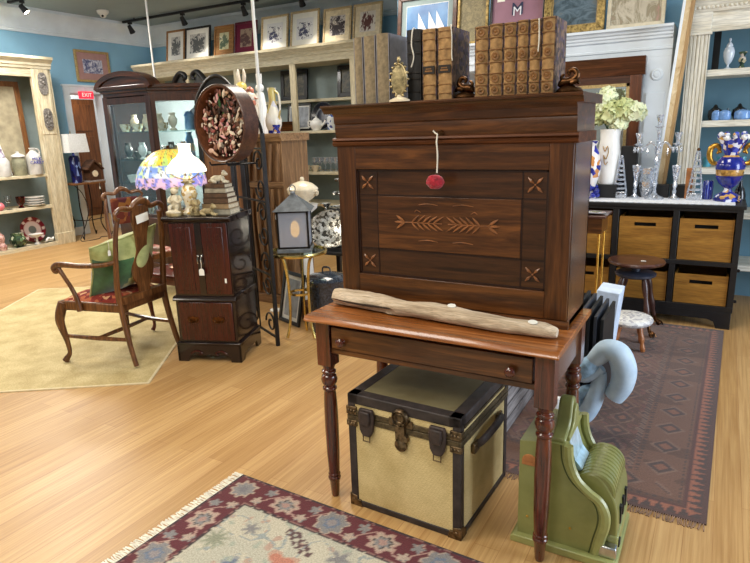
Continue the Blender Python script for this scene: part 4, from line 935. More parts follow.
# ---------- antiqued display cabinet at the far right
t=thing('fluted_cabinet','tall antiqued white open display cabinet with fluted pilasters at right','display cabinet',(.60,5.72,0))
X0=-.31-.62; XL=X0+.0; XR=.95
b=MB(); b.box(X0,XR,.21,.225,0,2.35); b.build('back_panel',paint('slate_blue_back',(100,136,154),.04,4,rough=.75),t,smooth=False)
for a_ in (X0,XR-.03): MB().box(a_,a_+.03,-.2,.21,0,2.35).build('side_panel',M['antiquew'],t,smooth=False)
for x0 in (X0,XR-.15):
    f=MB(); pts=[(x0,0)]; n=6
    for k in range(n):
        w=.15/n; a=x0+k*w; pts+=[(a+w*.12,-.022),(a+w*.3,-.022),(a+w*.5,-.012),(a+w*.7,-.022),(a+w*.88,-.022)]
    pts+=[(x0+.15,0)]
    f.prism([(x,-.2+y) for x,y in pts],'z',.2,2.12); f.build('fluted_pilaster',M['antiquew'],t,ang=20)
    f=MB(); f.box(x0-.012,x0+.162,-.235,-.19,2.12,2.14); f.box(x0-.004,x0+.154,-.228,-.19,2.14,2.28); f.build('capital',M['antiquewx'],t,bevel=.004); MB().box(x0-.014,x0+.164,-.24,-.19,.0,.2).build('pilaster_base',M['antiquewx'],t,bevel=.004)
MB().box(X0+.15,XR-.15,-.205,-.18,2.14,2.3).build('header',M['antiquewx'],t,smooth=False)
c=MB(); c.prism([(-.23,2.28),(-.24,2.3),(-.24,2.32),(-.255,2.335),(-.27,2.37),(-.3,2.4),(-.32,2.41),(-.32,2.45),(.21,2.45),(.21,2.28)],'x',X0-.04,XR+.04); c.build('cornice',M['antiquewx'],t,ang=25)
d=MB()
for k in range(64): d.ball((X0+.0+.03*k,-.24,2.31),.012,6)
lab(d.build('bead_moulding',M['antiquewx'],t),'row of carved beads')
for z in (.3,.72,1.07,1.435,1.815): MB().box(X0+.03,XR-.03,-.19,.21,z,z+.05).build('shelf',M['antiquewx'],t,bevel=.004)
M['milk']=paint('milk_glass',(206,216,228),.04,10,rough=.15,coat=.5); M['skyblue']=paint('pale_blue_china',(120,160,216),.12,30,rough=.2,coat=.4)
SZ=1.866
t=thing('lidded_urn','pale milk glass lidded urn on the upper right shelf','urn',(-.045,5.68,SZ))
MB().lathe([(.001,0),(.03,0),(.028,.008),(.009,.02),(.008,.035),(.026,.06),(.038,.1),(.04,.13),(.032,.16),(.02,.17)],n=20).build('body',M['milk'],t); MB().lathe([(.024,.17),(.022,.185),(.01,.2),(.006,.208),(.011,.22),(.006,.232),(.001,.234)],n=18).build('lid',M['milk'],t)
M['greengold']=spots('green_gilt_figure',(70,90,70),[(190,180,150),(40,60,50),(200,190,180)],40,.3,.2)
tag(MB().lathe([(.001,0),(.025,0),(.02,.015),(.012,.03),(.028,.06),(.02,.085),(.012,.09),(.03,.12),(.024,.125),(.001,.1)],n=16).build('small_vase',M['greengold']),'small dark green and white vase beside the milk glass urn','vase',loc=(.05,5.67,SZ))
tag(MB().box(-.025,.025,-.006,.006,0,.3).build('dark_board',M['blackm'],smooth=False),'black upright panel at the left of the upper right shelf','board',loc=(-.135,5.8,SZ))
SZ=1.486
for x,w,l in ((-.09,.03,'leftmost pale blue china piece on the middle right shelf'),(-.03,.045,'second pale blue china piece on the middle right shelf'),(.09,.055,'third pale blue china piece, wide, on the middle right shelf'),(.21,.04,'fourth pale blue china piece on the middle right shelf')):
    t=tag(MB().lathe([(.001,0),(w*.8,0),(w,.01),(w,.05),(w*.9,.065),(w*.4,.075),(.001,.078)],n=18,sy=.7).build('china_box',M['skyblue']),l,'china box',loc=(x,5.66,SZ),group='pale blue china on the right shelf')
for x,l in ((-.1,'dark teapot behind the pale blue china, left'),(.07,'dark teapot behind the pale blue china, right')):
    t=thing('dark_teapot',l,'teapot',(x,5.78,SZ),group='dark teapots on the right shelf'); MB().lathe([(.001,0),(.04,0),(.055,.04),(.05,.08),(.02,.1),(.01,.12),(.001,.125)],n=18).build('body',M['blackgloss'],t); MB().tube([(.045,0,.04),(.085,0,.06),(.09,0,.09)],[.012,.008,.006],8,3).build('spout',M['blackgloss'],t)
SZ=1.121
for x,l in ((-.12,'teal glass cup on the lower right shelf, left'),(-.02,'teal glass cup on the lower right shelf, middle'),(.12,'teal glass cup on the lower right shelf, right')):
    tag(MB().lathe([(.001,0),(.03,0),(.035,.08),(.032,.08),(.028,.01),(.001,.01)],n=18).build('teal_cup',paint('teal_china',(70,140,160),.2,20,rough=.2,coat=.4) if 'tc' not in M else M['tc']),l,'cup',loc=(x,5.66,SZ),group='teal cups on the lower right shelf')
# ---------- antiqued cabinet on the left wall
t=thing('display_cabinet','tall antiqued cream display cabinet against the blue left wall','display cabinet',(-8.67,4.3,0))
Y0,Y1=-1.0,1.26
s=MB(); s.box(-.26,-.245,Y0,Y1,0,2.48); s.build('back_panel',M['grey_blue'],t,smooth=False)
for y_ in (Y1-.04,Y0): MB().box(-.26,.23,y_,y_+.03,0,2.48).build('side_panel',M['antique'],t,smooth=False)
def cpost(ya,yb):
    p=MB(); p.box(.2,.262,ya,yb,.16,2.47); p.box(.262,.27,ya+.02,yb-.02,1.58,2.46); p.box(.2,.275,ya-.012,yb+.012,0,.17); o=p.build('pilaster',M['antique'],t,bevel=.004); return o
M['plaque']=paint('grey_carved_plaque',(108,104,100),.35,50,.7,rough=.8)
for ya,yb in ((.95,1.2),(-.98,-.78)):
    o=cpost(ya,yb); c=(ya+yb)/2+.01
    for z in (2.27,1.79):
        pts=[]
        for k in range(32):
            a=2*PI*k/32; pts.append((c+.065*math.copysign(abs(math.cos(a))**.8,math.cos(a)),z+.15*math.copysign(abs(math.sin(a))**.6,math.sin(a))))
        m=MB(); m.prism(pts,'x',.268,.285)
        for k in range(14): m.ball((.285,c+random.uniform(-.04,.04),z+random.uniform(-.11,.11)),.016,6)
        m.build('carved_plaque',M['plaque'],o)
c=MB(); c.prism([(.27,2.47),(.275,2.5),(.29,2.51),(.295,2.54),(.34,2.585),(.35,2.59),(.35,2.625),(-.26,2.625),(-.26,2.47)],'y',Y0-.04,Y1-.02); c.build('cornice',M['antiqueh'],t,ang=25)
MB().box(.2,.25,Y0+.2,.96,2.36,2.48).build('header',M['antiqueh'],t,smooth=False)
for z in (.02,.55,.995): MB().box(-.245,.25,Y0+.03,.97 if z>.1 else .96,z,z+.04).build('shelf',M['antiqueh'],t,bevel=.003)
p=MB(); p.box(.2,.265,Y0+.2,.94,0,.06); p.build('plinth',M['antiqueh'],t,bevel=.004)
M['brownframe']=wood('brown_panel_frame',(92,56,28),(146,98,56),'z',1,.5,.1); M['stone']=paint('tan_panel',(164,154,128),.12,8,rough=.7)
t=thing('leaning_picture','brown framed tan panel standing inside the left cabinet above the jugs','framed panel',(-8.665,4.80,1.037),rot=(0,R(-2),0))
m=MB(); m.box(0,.03,.33,.40,0,1.27); m.box(0,.03,-.40,-.33,0,1.27); m.box(0,.03,-.33,.33,1.2,1.27); m.box(0,.03,-.33,.33,0,.05); m.build('frame',M['brownframe'],t,smooth=False,bevel=.003)
MB().box(.004,.014,-.33,.33,.05,1.2).build('panel',M['stone'],t,smooth=False)
t=thing('white_board','narrow white board leaning in the left cabinet at the frame edge','board',(-8.605,4.845,1.0405),rot=(R(14),0,0)); MB().box(-.01,.01,-.02,.02,0,1.15).build('stile',M['white'],t,smooth=False)
M['purpleart']=blotch('dark_purple_print',[(40,26,40),(66,40,62),(110,84,120),(150,134,160)],8,.4)
picture('framed_print','dark purple framed print in the left cabinet at the photo edge','framed picture',(-8.585,4.54,1.42-.383),(R(-4),0,R(90)),.28,.5,.02,.02,M['fr_brown'],[(0,M['purpleart'],'print')])
M['stoneware']=paint('grey_white_stoneware',(196,194,188),.06,10,rough=.35,coat=.2,c2=(214,214,212)); M['salt']=paint('salt_glaze_grey_green',(140,140,118),.15,12,rough=.4); M['bluepr']=paint('cobalt_lettering',(52,58,168),.1,rough=.4)
SZ=1.0365
t=thing('stoneware_jug','white stoneware jug with two lines of blue lettering, left cabinet','jug',(-8.49,5.13,SZ))
MB().lathe([(.001,0),(.094,0),(.098,.01),(.1,.2),(.097,.235),(.08,.28),(.05,.31),(.035,.325),(.034,.345),(.042,.352),(.042,.37),(.03,.37),(.001,.36)],n=30).build('body',M['stoneware'],t)
MB().tube([(.0,.035,.345),(.0,.075,.35),(.0,.098,.31),(.0,.092,.26)],.011,8,5).build('handle',M['stoneware'],t)
for b,z in (('MILK',.215),('CARRY',.165)): text('lettering',b,.06,M['bluepr'],t,(.1005 ,-.015,z),(R(90),0,R(83)),ext=.002)
t=thing('stoneware_crock','squat grey green stoneware crock with pale lid, left of the lettered jug','crock',(-8.52,4.93,SZ)); MB().lathe([(.001,0),(.08,0),(.086,.01),(.088,.2),(.078,.235),(.08,.25),(.001,.25)],n=26).build('body',M['salt'],t); MB().lathe([(.09,.25),(.092,.262),(.07,.285),(.03,.3),(.02,.31),(.022,.325),(.001,.33)],n=26).build('lid',M['stoneware'],t)
t=thing('lidded_canister','white lidded canister with purple top at the left cabinet edge','canister',(-8.5,4.69,SZ)); MB().lathe([(.001,0),(.085,0),(.09,.01),(.09,.2),(.06,.25),(.045,.255),(.001,.255)],n=26).build('body',M['stoneware'],t)
M['purple']=paint('purple_glaze',(120,90,150),.2,20,rough=.3,c2=(220,214,230)); MB().lathe([(.046,.255),(.05,.27),(.035,.3),(.02,.34),(.03,.36),(.001,.38)],n=20).build('stopper',M['purple'],t)
SZ=.5915
for k in range(4): tag(MB().lathe([(.001,0),(.06,0),(.07,.004),(.125,.026),(.13,.03),(.125,.033),(.07,.012),(.001,.01)],n=30).build('white_plate',M['whitegloss']),('bottom plate','second plate from the bottom','third plate from the bottom','topmost plate')[k]+' of the white stack in the left cabinet','plate',loc=(-8.52,5.07,SZ+.0345*k),group='stack of white plates in the left cabinet')
M['ruby']=glassm('ruby_glass',(170,24,40),.05); M['pinkc']=paint('pink_china',(226,120,130),.05,rough=.25,coat=.3)
gl=[(.001,0),(.035,0),(.036,.004),(.008,.012),(.006,.08),(.04,.12),(.045,.19),(.042,.19),(.036,.125),(.001,.1)]
tag(MB().lathe(gl,n=20).build('goblet',M['glass']),'clear glass goblet on the middle shelf of the left cabinet','goblet',loc=(-8.5,4.68,SZ))
t=tag(MB().lathe([(.001,0),(.04,0),(.042,.01),(.02,.03),(.055,.08),(.06,.16),(.055,.16),(.048,.08),(.001,.04)],n=22).build('ruby_bowl',M['ruby']),'ruby red glass compote on the middle shelf, left cabinet','compote',loc=(-8.5,4.85,SZ))
tag(MB().ball((0,0,.055),.055,18).build('pink_ball',M['pinkc']),'pink china ball ornament at the left edge of the middle shelf','ornament',loc=(-8.47,4.545,SZ))
SZ=.0615
M['redplate']=None
def plate_col(p):
    r=math.hypot(p.x,p.y); a=math.atan2(p.y,p.x)
    if r<.06: return (120,124,120)
    if r<.115: return (226,206,204)
    if r<.13: return (210,160,160)
    if flower(p.x,p.y,.158*math.cos(round(a/(PI/4))*PI/4),.158*math.sin(round(a/(PI/4))*PI/4),.024,5)<1: return (232,214,208)
    return (122,30,42)
M['platecol']=vcol('painted_plate',.25,coat=.4)
def colplate(name,label,loc,rot,R0,fn,mat,cat='plate',group=None):
    m=MB()
    def g(u,v):
        a=2*PI*u; r=R0*v; return (r*math.cos(a),r*math.sin(a),.004+(.02*max(0,(v-.6)/.4)))
    m.grid(g,72,18); m.lathe([(.001,0),(R0*.6,0),(R0,.0195)],n=72,cap=False)
    o=m.build(name,mat,colfn=fn,recalc=False); tag(o,label,cat,loc=loc,rot=rot,group=group); return o
colplate('plate','round red and white scalloped plate standing on edge, left cabinet bottom',(-8.63,5.02,SZ+.188),(0,R(78),0),.185,plate_col,M['platecol'])
t=thing('pedestal_dish','small white pedestal dish before the red plate, left cabinet bottom','dish',(-8.47,4.97,SZ)); MB().lathe([(.001,0),(.045,0),(.045,.01),(.014,.03),(.012,.09),(.09,.13),(.1,.145),(.09,.14),(.001,.115)],n=26).build('bowl',M['whitegloss'],t)
t=tag(MB().tube([(0,-.06,.015),(0,-.02,.05),(0,.03,.03),(0,.06,.06)],[.014,.022,.02,.01],10,5).build('china_bird',M['whitegloss']),'small white china bird at the foot of the cabinet pilaster','figurine',loc=(-8.47,5.16,SZ))
M['greencab']=spots('green_majolica',(50,74,52),[(90,120,84),(190,196,170),(36,54,40)],26,.3,.25,coat=.4)
tag(MB().lathe([(.001,0),(.06,0),(.1,.05),(.11,.1),(.08,.16),(.085,.19),(.001,.17)],n=9).build('green_planter',M['greencab'],ang=20),'green majolica planter on the bottom shelf, left cabinet','planter',loc=(-8.5,4.72,SZ))
M['redfig']=paint('red_white_figure',(190,50,44),.4,30,rough=.3,c2=(236,200,190))
tag(MB().lathe([(.001,0),(.05,0),(.06,.05),(.03,.1),(.045,.15),(.04,.2),(.001,.24)],n=14).build('red_figure',M['redfig']),'red and white china figure at the lower left photo edge','figurine',loc=(-8.45,4.47,SZ))
# ---------- side table with blue lamp
t=thing('iron_side_table','small wood topped side table on curled black iron legs by the opening','side table',(-8.52,5.84,0))
MB().box(-.2,.2,-.25,.27,.835,.86).build('top',M['brownframe'],t,bevel=.004)
f=MB()
for sy in (-.18,.2):
    for sx in (-.14,.14):
        f.tube([(sx,sy,.835),(sx*1.0,sy*1.05,.5),(sx*.75,sy*.8,.25),(sx*1.1,sy*1.1,.05),(sx*1.35,sy*1.25,.02),(sx*1.35,sy*1.35,.07)],.009,6,5)
f.tube([(.14,-.17,.3),(0,0,.27),(-.14,.19,.3)],.007,6,3); f.tube([(.14,.19,.3),(0,0,.27),(-.14,-.17,.3)],.007,6,3)
f.build('iron_legs',M['iron'],t)
t=thing('table_lamp','cobalt blue column table lamp with square white shade on the iron side table','lamp',(-8.5,5.755,.8605))
M['bluelampm']=spots('blue_glazed_column',(20,26,84),[(40,60,150),(14,18,60),(120,140,190)],20,.5,.15,coat=.5,stretch=(1,1,.5))
MB().lathe([(.001,0),(.07,0),(.075,.02),(.078,.36),(.06,.4),(.02,.42),(.012,.47),(.001,.47)],n=20).build('base',M['bluelampm'],t)
M['shadew']=paint('white_linen_shade',(216,220,222),.04,60,rough=.9)
m=MB(); h0,h1=.45,.72
for a,b in ((.172,.155),): m.lathe([(a*1.35,h0),(b*1.35,h1),(b*1.32,h1),(a*1.32,h0)],n=4,cap=False,a0=PI/4,a1=2*PI+PI/4)
m.build('lamp_shade',M['shadew'],t,smooth=False); MB().cyl((0,0,.7),(0,0,.76),.006).build('finial',M['brass'],t)
M['chalet']=wood('dark_chalet_wood',(44,26,18),(104,66,40),'x',2,.7,0)
t=thing('cuckoo_clock','dark carved wooden chalet clock on the iron side table','clock',(-8.46,6.0,.8605))
MB().box(-.07,.07,-.1,.1,.02,.2).build('case',M['chalet'],t,smooth=False); MB().prism([(-.15,.19),(0,.33),(.15,.19),(.14,.175),(0,.3),(-.14,.175)],'x',-.1,.1).build('roof',M['chalet'],t); MB().prism([(-.1,.19),(.1,.19),(0,.29)],'x',-.06,.065).build('gable',M['chalet'],t)
MB().at((.072,0,.12),(0,R(90),0)).lathe([(.001,.008),(.045,.008),(.05,0)],n=20).build('dial',M['cream'],t); MB().box(-.1,.12,-.13,.13,0,.02).build('base',M['greywood'],t,bevel=.003)
t=tag(MB().tube([(0,-.05,.83),(.06,.02,.7),(.1,.05,.45),(.08,-.06,.15),(.1,-.14,.012),(.16,.1,.01),(.05,.25,.012),(.2,.4,.01)],.006,6,8).build('power_cord',M['blackm']),'black power cord hanging from the iron side table to the floor','cord',loc=(-8.4,5.68,.0))
price_tag(None,(-8.30,5.98,.845),R(90),'white price tag hanging from the iron side table edge')
# ---------- dark arched china cabinet
M['cherry']=wood('dark_cherry',(34,16,9),(92,50,27),'x',1,.28,.35,mid=(58,30,16)); M['cherryz']=wood('dark_cherry_upright',(32,16,10),(76,42,25),'z',1,.28,.35)
t=thing('china_cabinet','large dark cherry china cabinet with arched top and canted glass sides','china cabinet',(-5.73,4.6,0))
w=.36; k=.37; D=.95
foot=[(-w,0),(w,0),(w+k,k),(w+k,D),(-w-k,D),(-w-k,k)]
def off(o): return [(-w-o*.4,-o),(w+o*.4,-o),(w+k+o,k-o*.4),(w+k+o,D),(-w-k-o,D),(-w-k-o,k-o*.4)]
MB().prism(off(.01),'z',.0,.58).build('lower_case',M['cherryz'],t,smooth=False)
MB().prism(off(.03),'z',.0,.1).build('plinth',M['cherry'],t,bevel=.006); MB().prism(off(.035),'z',.56,.62).build('moulding',M['cherry'],t,bevel=.006)
b=MB(); b.prism(off(.01),'z',1.92,1.98); b.prism(off(.035),'z',1.975,2.01); b.prism(off(.06),'z',2.005,2.045); b.build('cornice',M['cherry'],t,bevel=.006)
arc=lambda r,zc,n=20:[(r*math.sin(PI*(i/n-.5)*.93),zc+.165*math.cos(PI*(i/n-.5))) for i in range(n+1)]
a=arc(.46,2.03); c=[(x*.9,2.0+(z-2.03)*.86) for x,z in a]
MB().prism(a+c[::-1],'y',-.05,.1).build('arched_pediment',M['cherry'],t,ang=30)
MB().prism([(x*.98,z) for x,z in c]+[(.36,1.99),(-.36,1.99)],'y',-.03,.08).build('tympanum',M['cherry'],t,smooth=False)
p=MB(); p.box(-w-.02,-w+.05,-.012,.03,.6,1.94); p.box(w-.05,w+.02,-.012,.03,.6,1.94); p.box(-w+.05,w-.05,-.01,.025,1.86,1.94); p.box(-w+.05,w-.05,-.01,.025,.6,.66)
p.build('door_frame',M['cherryz'],t,bevel=.003)
for s in (-1,1):
    q=MB(); 
    ang=s*PI/4
    L=k*math.sqrt(2)
    q.at((s*(w+k/2),k/2,0),(0,0,ang)); q.box(-L/2,-L/2+.06,-.012,.02,.6,1.94); q.box(L/2-.06,L/2,-.012,.02,.6,1.94); q.box(-L/2,L/2,-.01,.02,1.87,1.94); q.box(-L/2,L/2,-.01,.02,.6,.66); q.build('canted_frame',M['cherryz'],t,bevel=.003)
    q=MB(); q.at((s*(w+k/2),k/2,0),(0,0,ang)); q.box(-L/2+.06,L/2-.06,0,.004,.66,1.87); q.build('canted_pane',M['pane'],t,smooth=False)
    MB().box(*sorted((s*(w+k),s*(w+k-.03))),k,D,.58,1.94).build('side_panel',M['cherryz'],t,smooth=False)
MB().box(-w+.05,w-.05,0,.004,.66,1.86).build('door_pane',M['pane'],t,smooth=False)
M['liner']=paint('painted_reflection_back',(214,218,216),.05,5,rough=.35,metal=.1)  # pale paint stands in for bright reflections in the cabinet's mirror back
MB().box(-w-k+.03,w+k-.03,D-.03,D-.012,.6,1.94).build('reflection_back',M['liner'],t,smooth=False)
MB().prism([(x*.95,.02+y*.96) for x,y in foot],'z',.6,.625).build('case_floor',M['cherry'],t,smooth=False)
M['shelfglass']=pane('shelf_glass',(225,238,236),.12)
for z in (.98,1.245,1.555):
    o=MB().prism([(x*.92,.03+y*.93) for x,y in foot],'z',z,z+.008).build('glass_shelf',M['shelfglass'],t,smooth=False)
    lab(o,'clear glass shelf')
M['goldcream']=spots('cream_gilt_china',(232,222,196),[(206,172,100),(240,234,220),(180,150,90)],50,.5,.2,coat=.4); M['pewter']=metal('dark_pewter',(120,116,110),.35)
cup_=[(.001,0),(.025,0),(.027,.006),(.04,.03),(.046,.06),(.043,.06),(.036,.03),(.001,.012)]
vz=[(.001,0),(.028,0),(.03,.008),(.015,.02),(.034,.05),(.038,.08),(.022,.11),(.026,.13),(.001,.12)]
pl=[(.001,.055),(.03,.055),(.058,.06),(.06,.064),(.001,.066)]
def row(n,x0,x1,y,z,kinds,mats,lbl,grp,cat):
    for i in range(n):
        kd=i%len(kinds); x=x0+(x1-x0)*(i+.5)/n
        o=MB().lathe(kinds[kd][1],n=18)
        o=o.build(kinds[kd][0],mats[(i*2+kd)%len(mats)]); tag(o,lbl[i] if isinstance(lbl,list) else lbl%ORD[i],cat,loc=(x,y+.05*(i%2),z),group=grp); o.scale=(1.35,1.35,1.45)
ORD=['first','second','third','fourth','fifth','sixth','seventh','eighth','ninth','tenth','eleventh','twelfth']
fancy=('%s gilt cream china piece from the left on the top glass shelf','%s pewter and china piece from the left on the middle glass shelf','%s china piece from the left on the lower glass shelf','%s china piece from the left on the china cabinet floor')
for (z,mats,kinds,n,lbl) in ((1.5635,[M['goldcream'],M['cream']],[('cup',cup_),('small_vase',vz)],8,fancy[0]),(1.2535,[M['pewter'],M['whitegloss'],M['silver']],[('small_vase',vz),('cup',cup_)],7,fancy[1]),(.9885,[M['whitegloss'],M['silver']],[('cup',cup_),('small_vase',vz)],6,fancy[2]),(.6255,[M['goldcream'],M['whitegloss']],[('cup',cup_),('small_vase',vz)],7,fancy[3])):
    row(n,-6.1,-5.27,4.80,z,kinds,mats,lbl,'china on shelves of the arched cabinet','china')
for x,l in ((-5.66,'left of two dark oval pewter medallions on the middle glass shelf'),(-5.46,'right of two dark oval pewter medallions on the middle glass shelf')):
    tag(MB().at((0,0,.08),(R(90),0,0)).lathe([(.001,-.01),(.05,-.008),(.055,0),(.05,.008),(.001,.01)],n=20,sy=1.3).build('pewter_medallion',M['pewter']),l,'medallion',loc=(x,4.98,1.2535),group='pewter medallions in the china cabinet')
colplate('display_plate','white plate standing at the back of the canted side, china cabinet',(-5.28,5.2,1.70),(R(76),0,R(20)),.12,lambda p:(232,230,226) if math.hypot(p.x,p.y)<.07 else (206,214,224),M['platecol'])
M['bluefab']=paint('bright_blue_glass',(64,140,214),.2,8,rough=.3,c2=(150,200,238))
tag(MB().lathe([(.001,0),(.06,0),(.07,.02),(.06,.2),(.035,.26),(.05,.29),(.001,.27)],n=20).build('blue_vase',M['bluefab']),'bright blue vase inside the canted side of the china cabinet','vase',loc=(-5.36,5.1,1.2545)).scale=(.8,.8,1.0)
tag(MB().lathe([(.001,0),(.05,0),(.06,.02),(.05,.14),(.06,.16),(.03,.2),(.001,.2)],n=20).build('blue_jar',M['bluefab']),'bright blue jar on the top glass shelf of the china cabinet','jar',loc=(-5.22,5.0,1.5635))
# tall secretary behind with broken pediment
t=thing('tall_secretary','tall black-brown secretary with scrolled broken pediment behind the china cabinet','secretary',(-6.35,6.15,0))
MB().box(-.42,.42,0,.42,0,2.03).build('case',M['blackpaint'],t,smooth=False); 
d=MB(); d.box(-.4,-.01,-.015,0,1.0,1.96); d.box(.01,.4,-.015,0,1.0,1.96); d.box(-.4,.4,-.02,0,.15,.95); d.build('door',M['blackpaint'],t,bevel=.006)
MB().prism([(-.03,2.02),(-.05,2.06),(-.06,2.1),(.42,2.1),(.42,2.02)],'x',-.46,.46).build('cornice',M['blackpaint'],t)
for s in (-1,1):
    q=MB(); o=[(s*.44,2.09),(s*.42,2.14),(s*.36,2.2)]
    q.tube([(s*.44,0,2.12),(s*.33,0,2.16),(s*.24,0,2.26),(s*.16,0,2.32),(s*.08,0,2.30),(s*.07,0,2.25),(s*.11,0,2.235)],[.03,.035,.045,.04,.035,.03,.026],10,6,flat=(1,.8),up=(0,1,0))
    q.prism([(s*.44,2.09),(s*.33,2.16),(s*.24,2.25),(s*.14,2.29),(s*.09,2.2),(s*.05,2.09)],'y',0,.03); q.build('pediment_scroll',M['blackpaint'],t)
# ---------- long white bookcase along the back wall
t=thing('long_bookcase','long antiqued white bookcase with crown along the back wall','bookcase',(-6.565,7.58,0))
ox=6.565; fy=-.28
b=MB(); b.box(-8.72+ox,-3.97+ox,.26,.28,0,2.5); b.build('back_panel',M['grey_blue'],t,smooth=False)
for x in (-8.7,-7.62,-6.55,-5.49,-4.47): MB().box(x-.05+ox,x+.05+ox,fy,fy+.04,.12,2.46).build('post',M['antique'],t,bevel=.004)
for x in (-8.71,-3.99): MB().box(x-.02+ox,x+.02+ox,fy+.02,.27,0,2.46).build('end_panel',M['antique'],t,smooth=False)
c=MB(); c.prism([(fy-.005,2.44),(fy-.005,2.53),(fy-.02,2.535),(fy-.025,2.555),(fy-.04,2.575),(fy-.075,2.62),(fy-.09,2.63),(fy-.09,2.665),(.28,2.665),(.28,2.44)],'x',-8.76+ox,-3.93+ox); c.build('crown',M['antiquex'],t,ang=25)
for z,y0 in ((.1,fy+.03),(.42,fy+.03),(.885,fy+.03),(1.475,fy+.03)): MB().box(-8.7+ox,-3.99+ox,y0,.26,z,z+.04).build('shelf',M['antiquex'],t,bevel=.003)
MB().box(-8.7+ox,-3.99+ox,.06,.26,1.93,1.97).build('shelf',M['antiquex'],t,bevel=.003)
MB().box(-8.72+ox,-3.97+ox,fy-.01,fy+.03,0,.14).build('plinth',M['antiquex'],t,bevel=.004)
M['oldmaster']=blotch('dark_oil_picture',[(30,34,34),(46,48,44),(84,80,62),(104,100,84)],9,.4)
for x,l in ((-5.77,'dark framed small picture on the upper bookcase shelf, left of the post'),(-4.73,'dark framed small picture on the upper bookcase shelf, by the grey books')):
    picture('small_picture',l,'framed picture',(x,7.70,1.9725),(R(-5),0,0),.5,.44,.06,.03,M['fr_black'],[(0,M['oldmaster'],'canvas')],group='dark pictures on the upper bookcase shelf')
SZ=1.5165
M['photo']=paint('grey_photographs',(150,156,166),.2,14,rough=.3)
picture('photo_frame','black frame of grey photographs standing behind the red box','photo frame',(-5.66,7.62,SZ),(R(-8),0,0),.44,.4,.03,.02,M['fr_black'],[(.02,M['photo'],'photographs')])
t=thing('red_box','long reddish brown wooden box on the bookcase shelf','box',(-5.81,7.44,SZ)); MB().box(-.23,.23,-.07,.07,0,.11).build('body',M['desk'],t,bevel=.004); MB().box(-.235,.235,-.074,.074,.1105,.14).build('lid',M['desk'],t,bevel=.004)
def cobalt_plate(p):
    r=math.hypot(p.x,p.y); return (44,48,66) if r<.11 else ((150,156,168) if r<.125 else ((30,34,48) if r<.19 else (120,124,130)))
colplate('plate','large dark blue plate standing behind the white teapot',(-5.21,7.62,SZ+.205),(R(80),0,0),.2,cobalt_plate,M['platecol'])
t=thing('teapot','white china teapot before the dark blue plate on the bookcase','teapot',(-5.2,7.42,SZ)); MB().lathe([(.001,0),(.06,0),(.06,.01),(.09,.05),(.1,.09),(.085,.13),(.05,.15),(.05,.155),(.03,.17),(.012,.18),(.015,.195),(.001,.2)],n=24).build('body',M['whitegloss'],t)
MB().tube([(.09,0,.07),(.13,0,.09),(.16,0,.14)],[.02,.014,.01],8,4).build('spout',M['whitegloss'],t); MB().tube([(-.085,0,.13),(-.14,0,.13),(-.14,0,.06),(-.09,0,.05)],.009,8,5).build('handle',M['whitegloss'],t)
M['bluewhite']=spots('blue_white_china',(222,226,232),[(80,110,170),(50,70,140),(210,216,226)],30,.5,.2,coat=.4)
tag(MB().lathe([(.001,0),(.06,0),(.065,.01),(.065,.17),(.04,.2),(.001,.21)],n=20).build('china_jar',M['bluewhite']),'blue and white china jar beside the teapot at the hutch edge','jar',loc=(-4.93,7.42,SZ))
tag(MB().lathe([(.001,0),(.05,0),(.07,.05),(.05,.14),(.02,.2),(.03,.24),(.001,.24)],n=20).build('china_vase',M['bluewhite']),'blue and white china vase left of the red box','vase',loc=(-6.14,7.44,SZ))
SZ=.9265
for i in range(9):
    x=-5.33+.093*i
    if i<8: tag(MB().lathe([(.001,0),(.034,0),(.035,.004),(.006,.012),(.006,.09),(.036,.12),(.042,.2),(.039,.2),(.032,.125),(.001,.1)],n=16).build('wine_glass',M['crystal']),'%s clear wine glass from the post on the bookcase shelf'%ORD[i],'wine glass',loc=(x,7.52,SZ),group='wine glasses on the bookcase shelf')
for i,x in enumerate((-6.0,-5.85,-5.70,-5.40,-5.24)):
    t=thing('china_cup','%s cream china cup from the left on the glassware shelf'%ORD[i],'cup',(x,7.39,SZ),R(40),group='cream cups on the glassware shelf'); MB().lathe(cup_,n=18).build('bowl',M['cream'],t).scale=(1.25,1.25,1.5); MB().tube([(.05,0,.07),(.08,0,.065),(.075,0,.035),(.045,0,.03)],.006,6,4).build('handle',M['cream'],t)
for i,x in enumerate((-6.05,-5.92,-5.79,-5.66)): tag(MB().lathe([(.001,0),(.03,0),(.034,.01),(.03,.1),(.014,.14),(.013,.18),(.001,.18)],n=16).build('glass_bottle',M['crystal']),'%s small clear glass bottle from the left on the glassware shelf'%ORD[i],'bottle',loc=(x,7.6,SZ),group='small bottles on the glassware shelf')
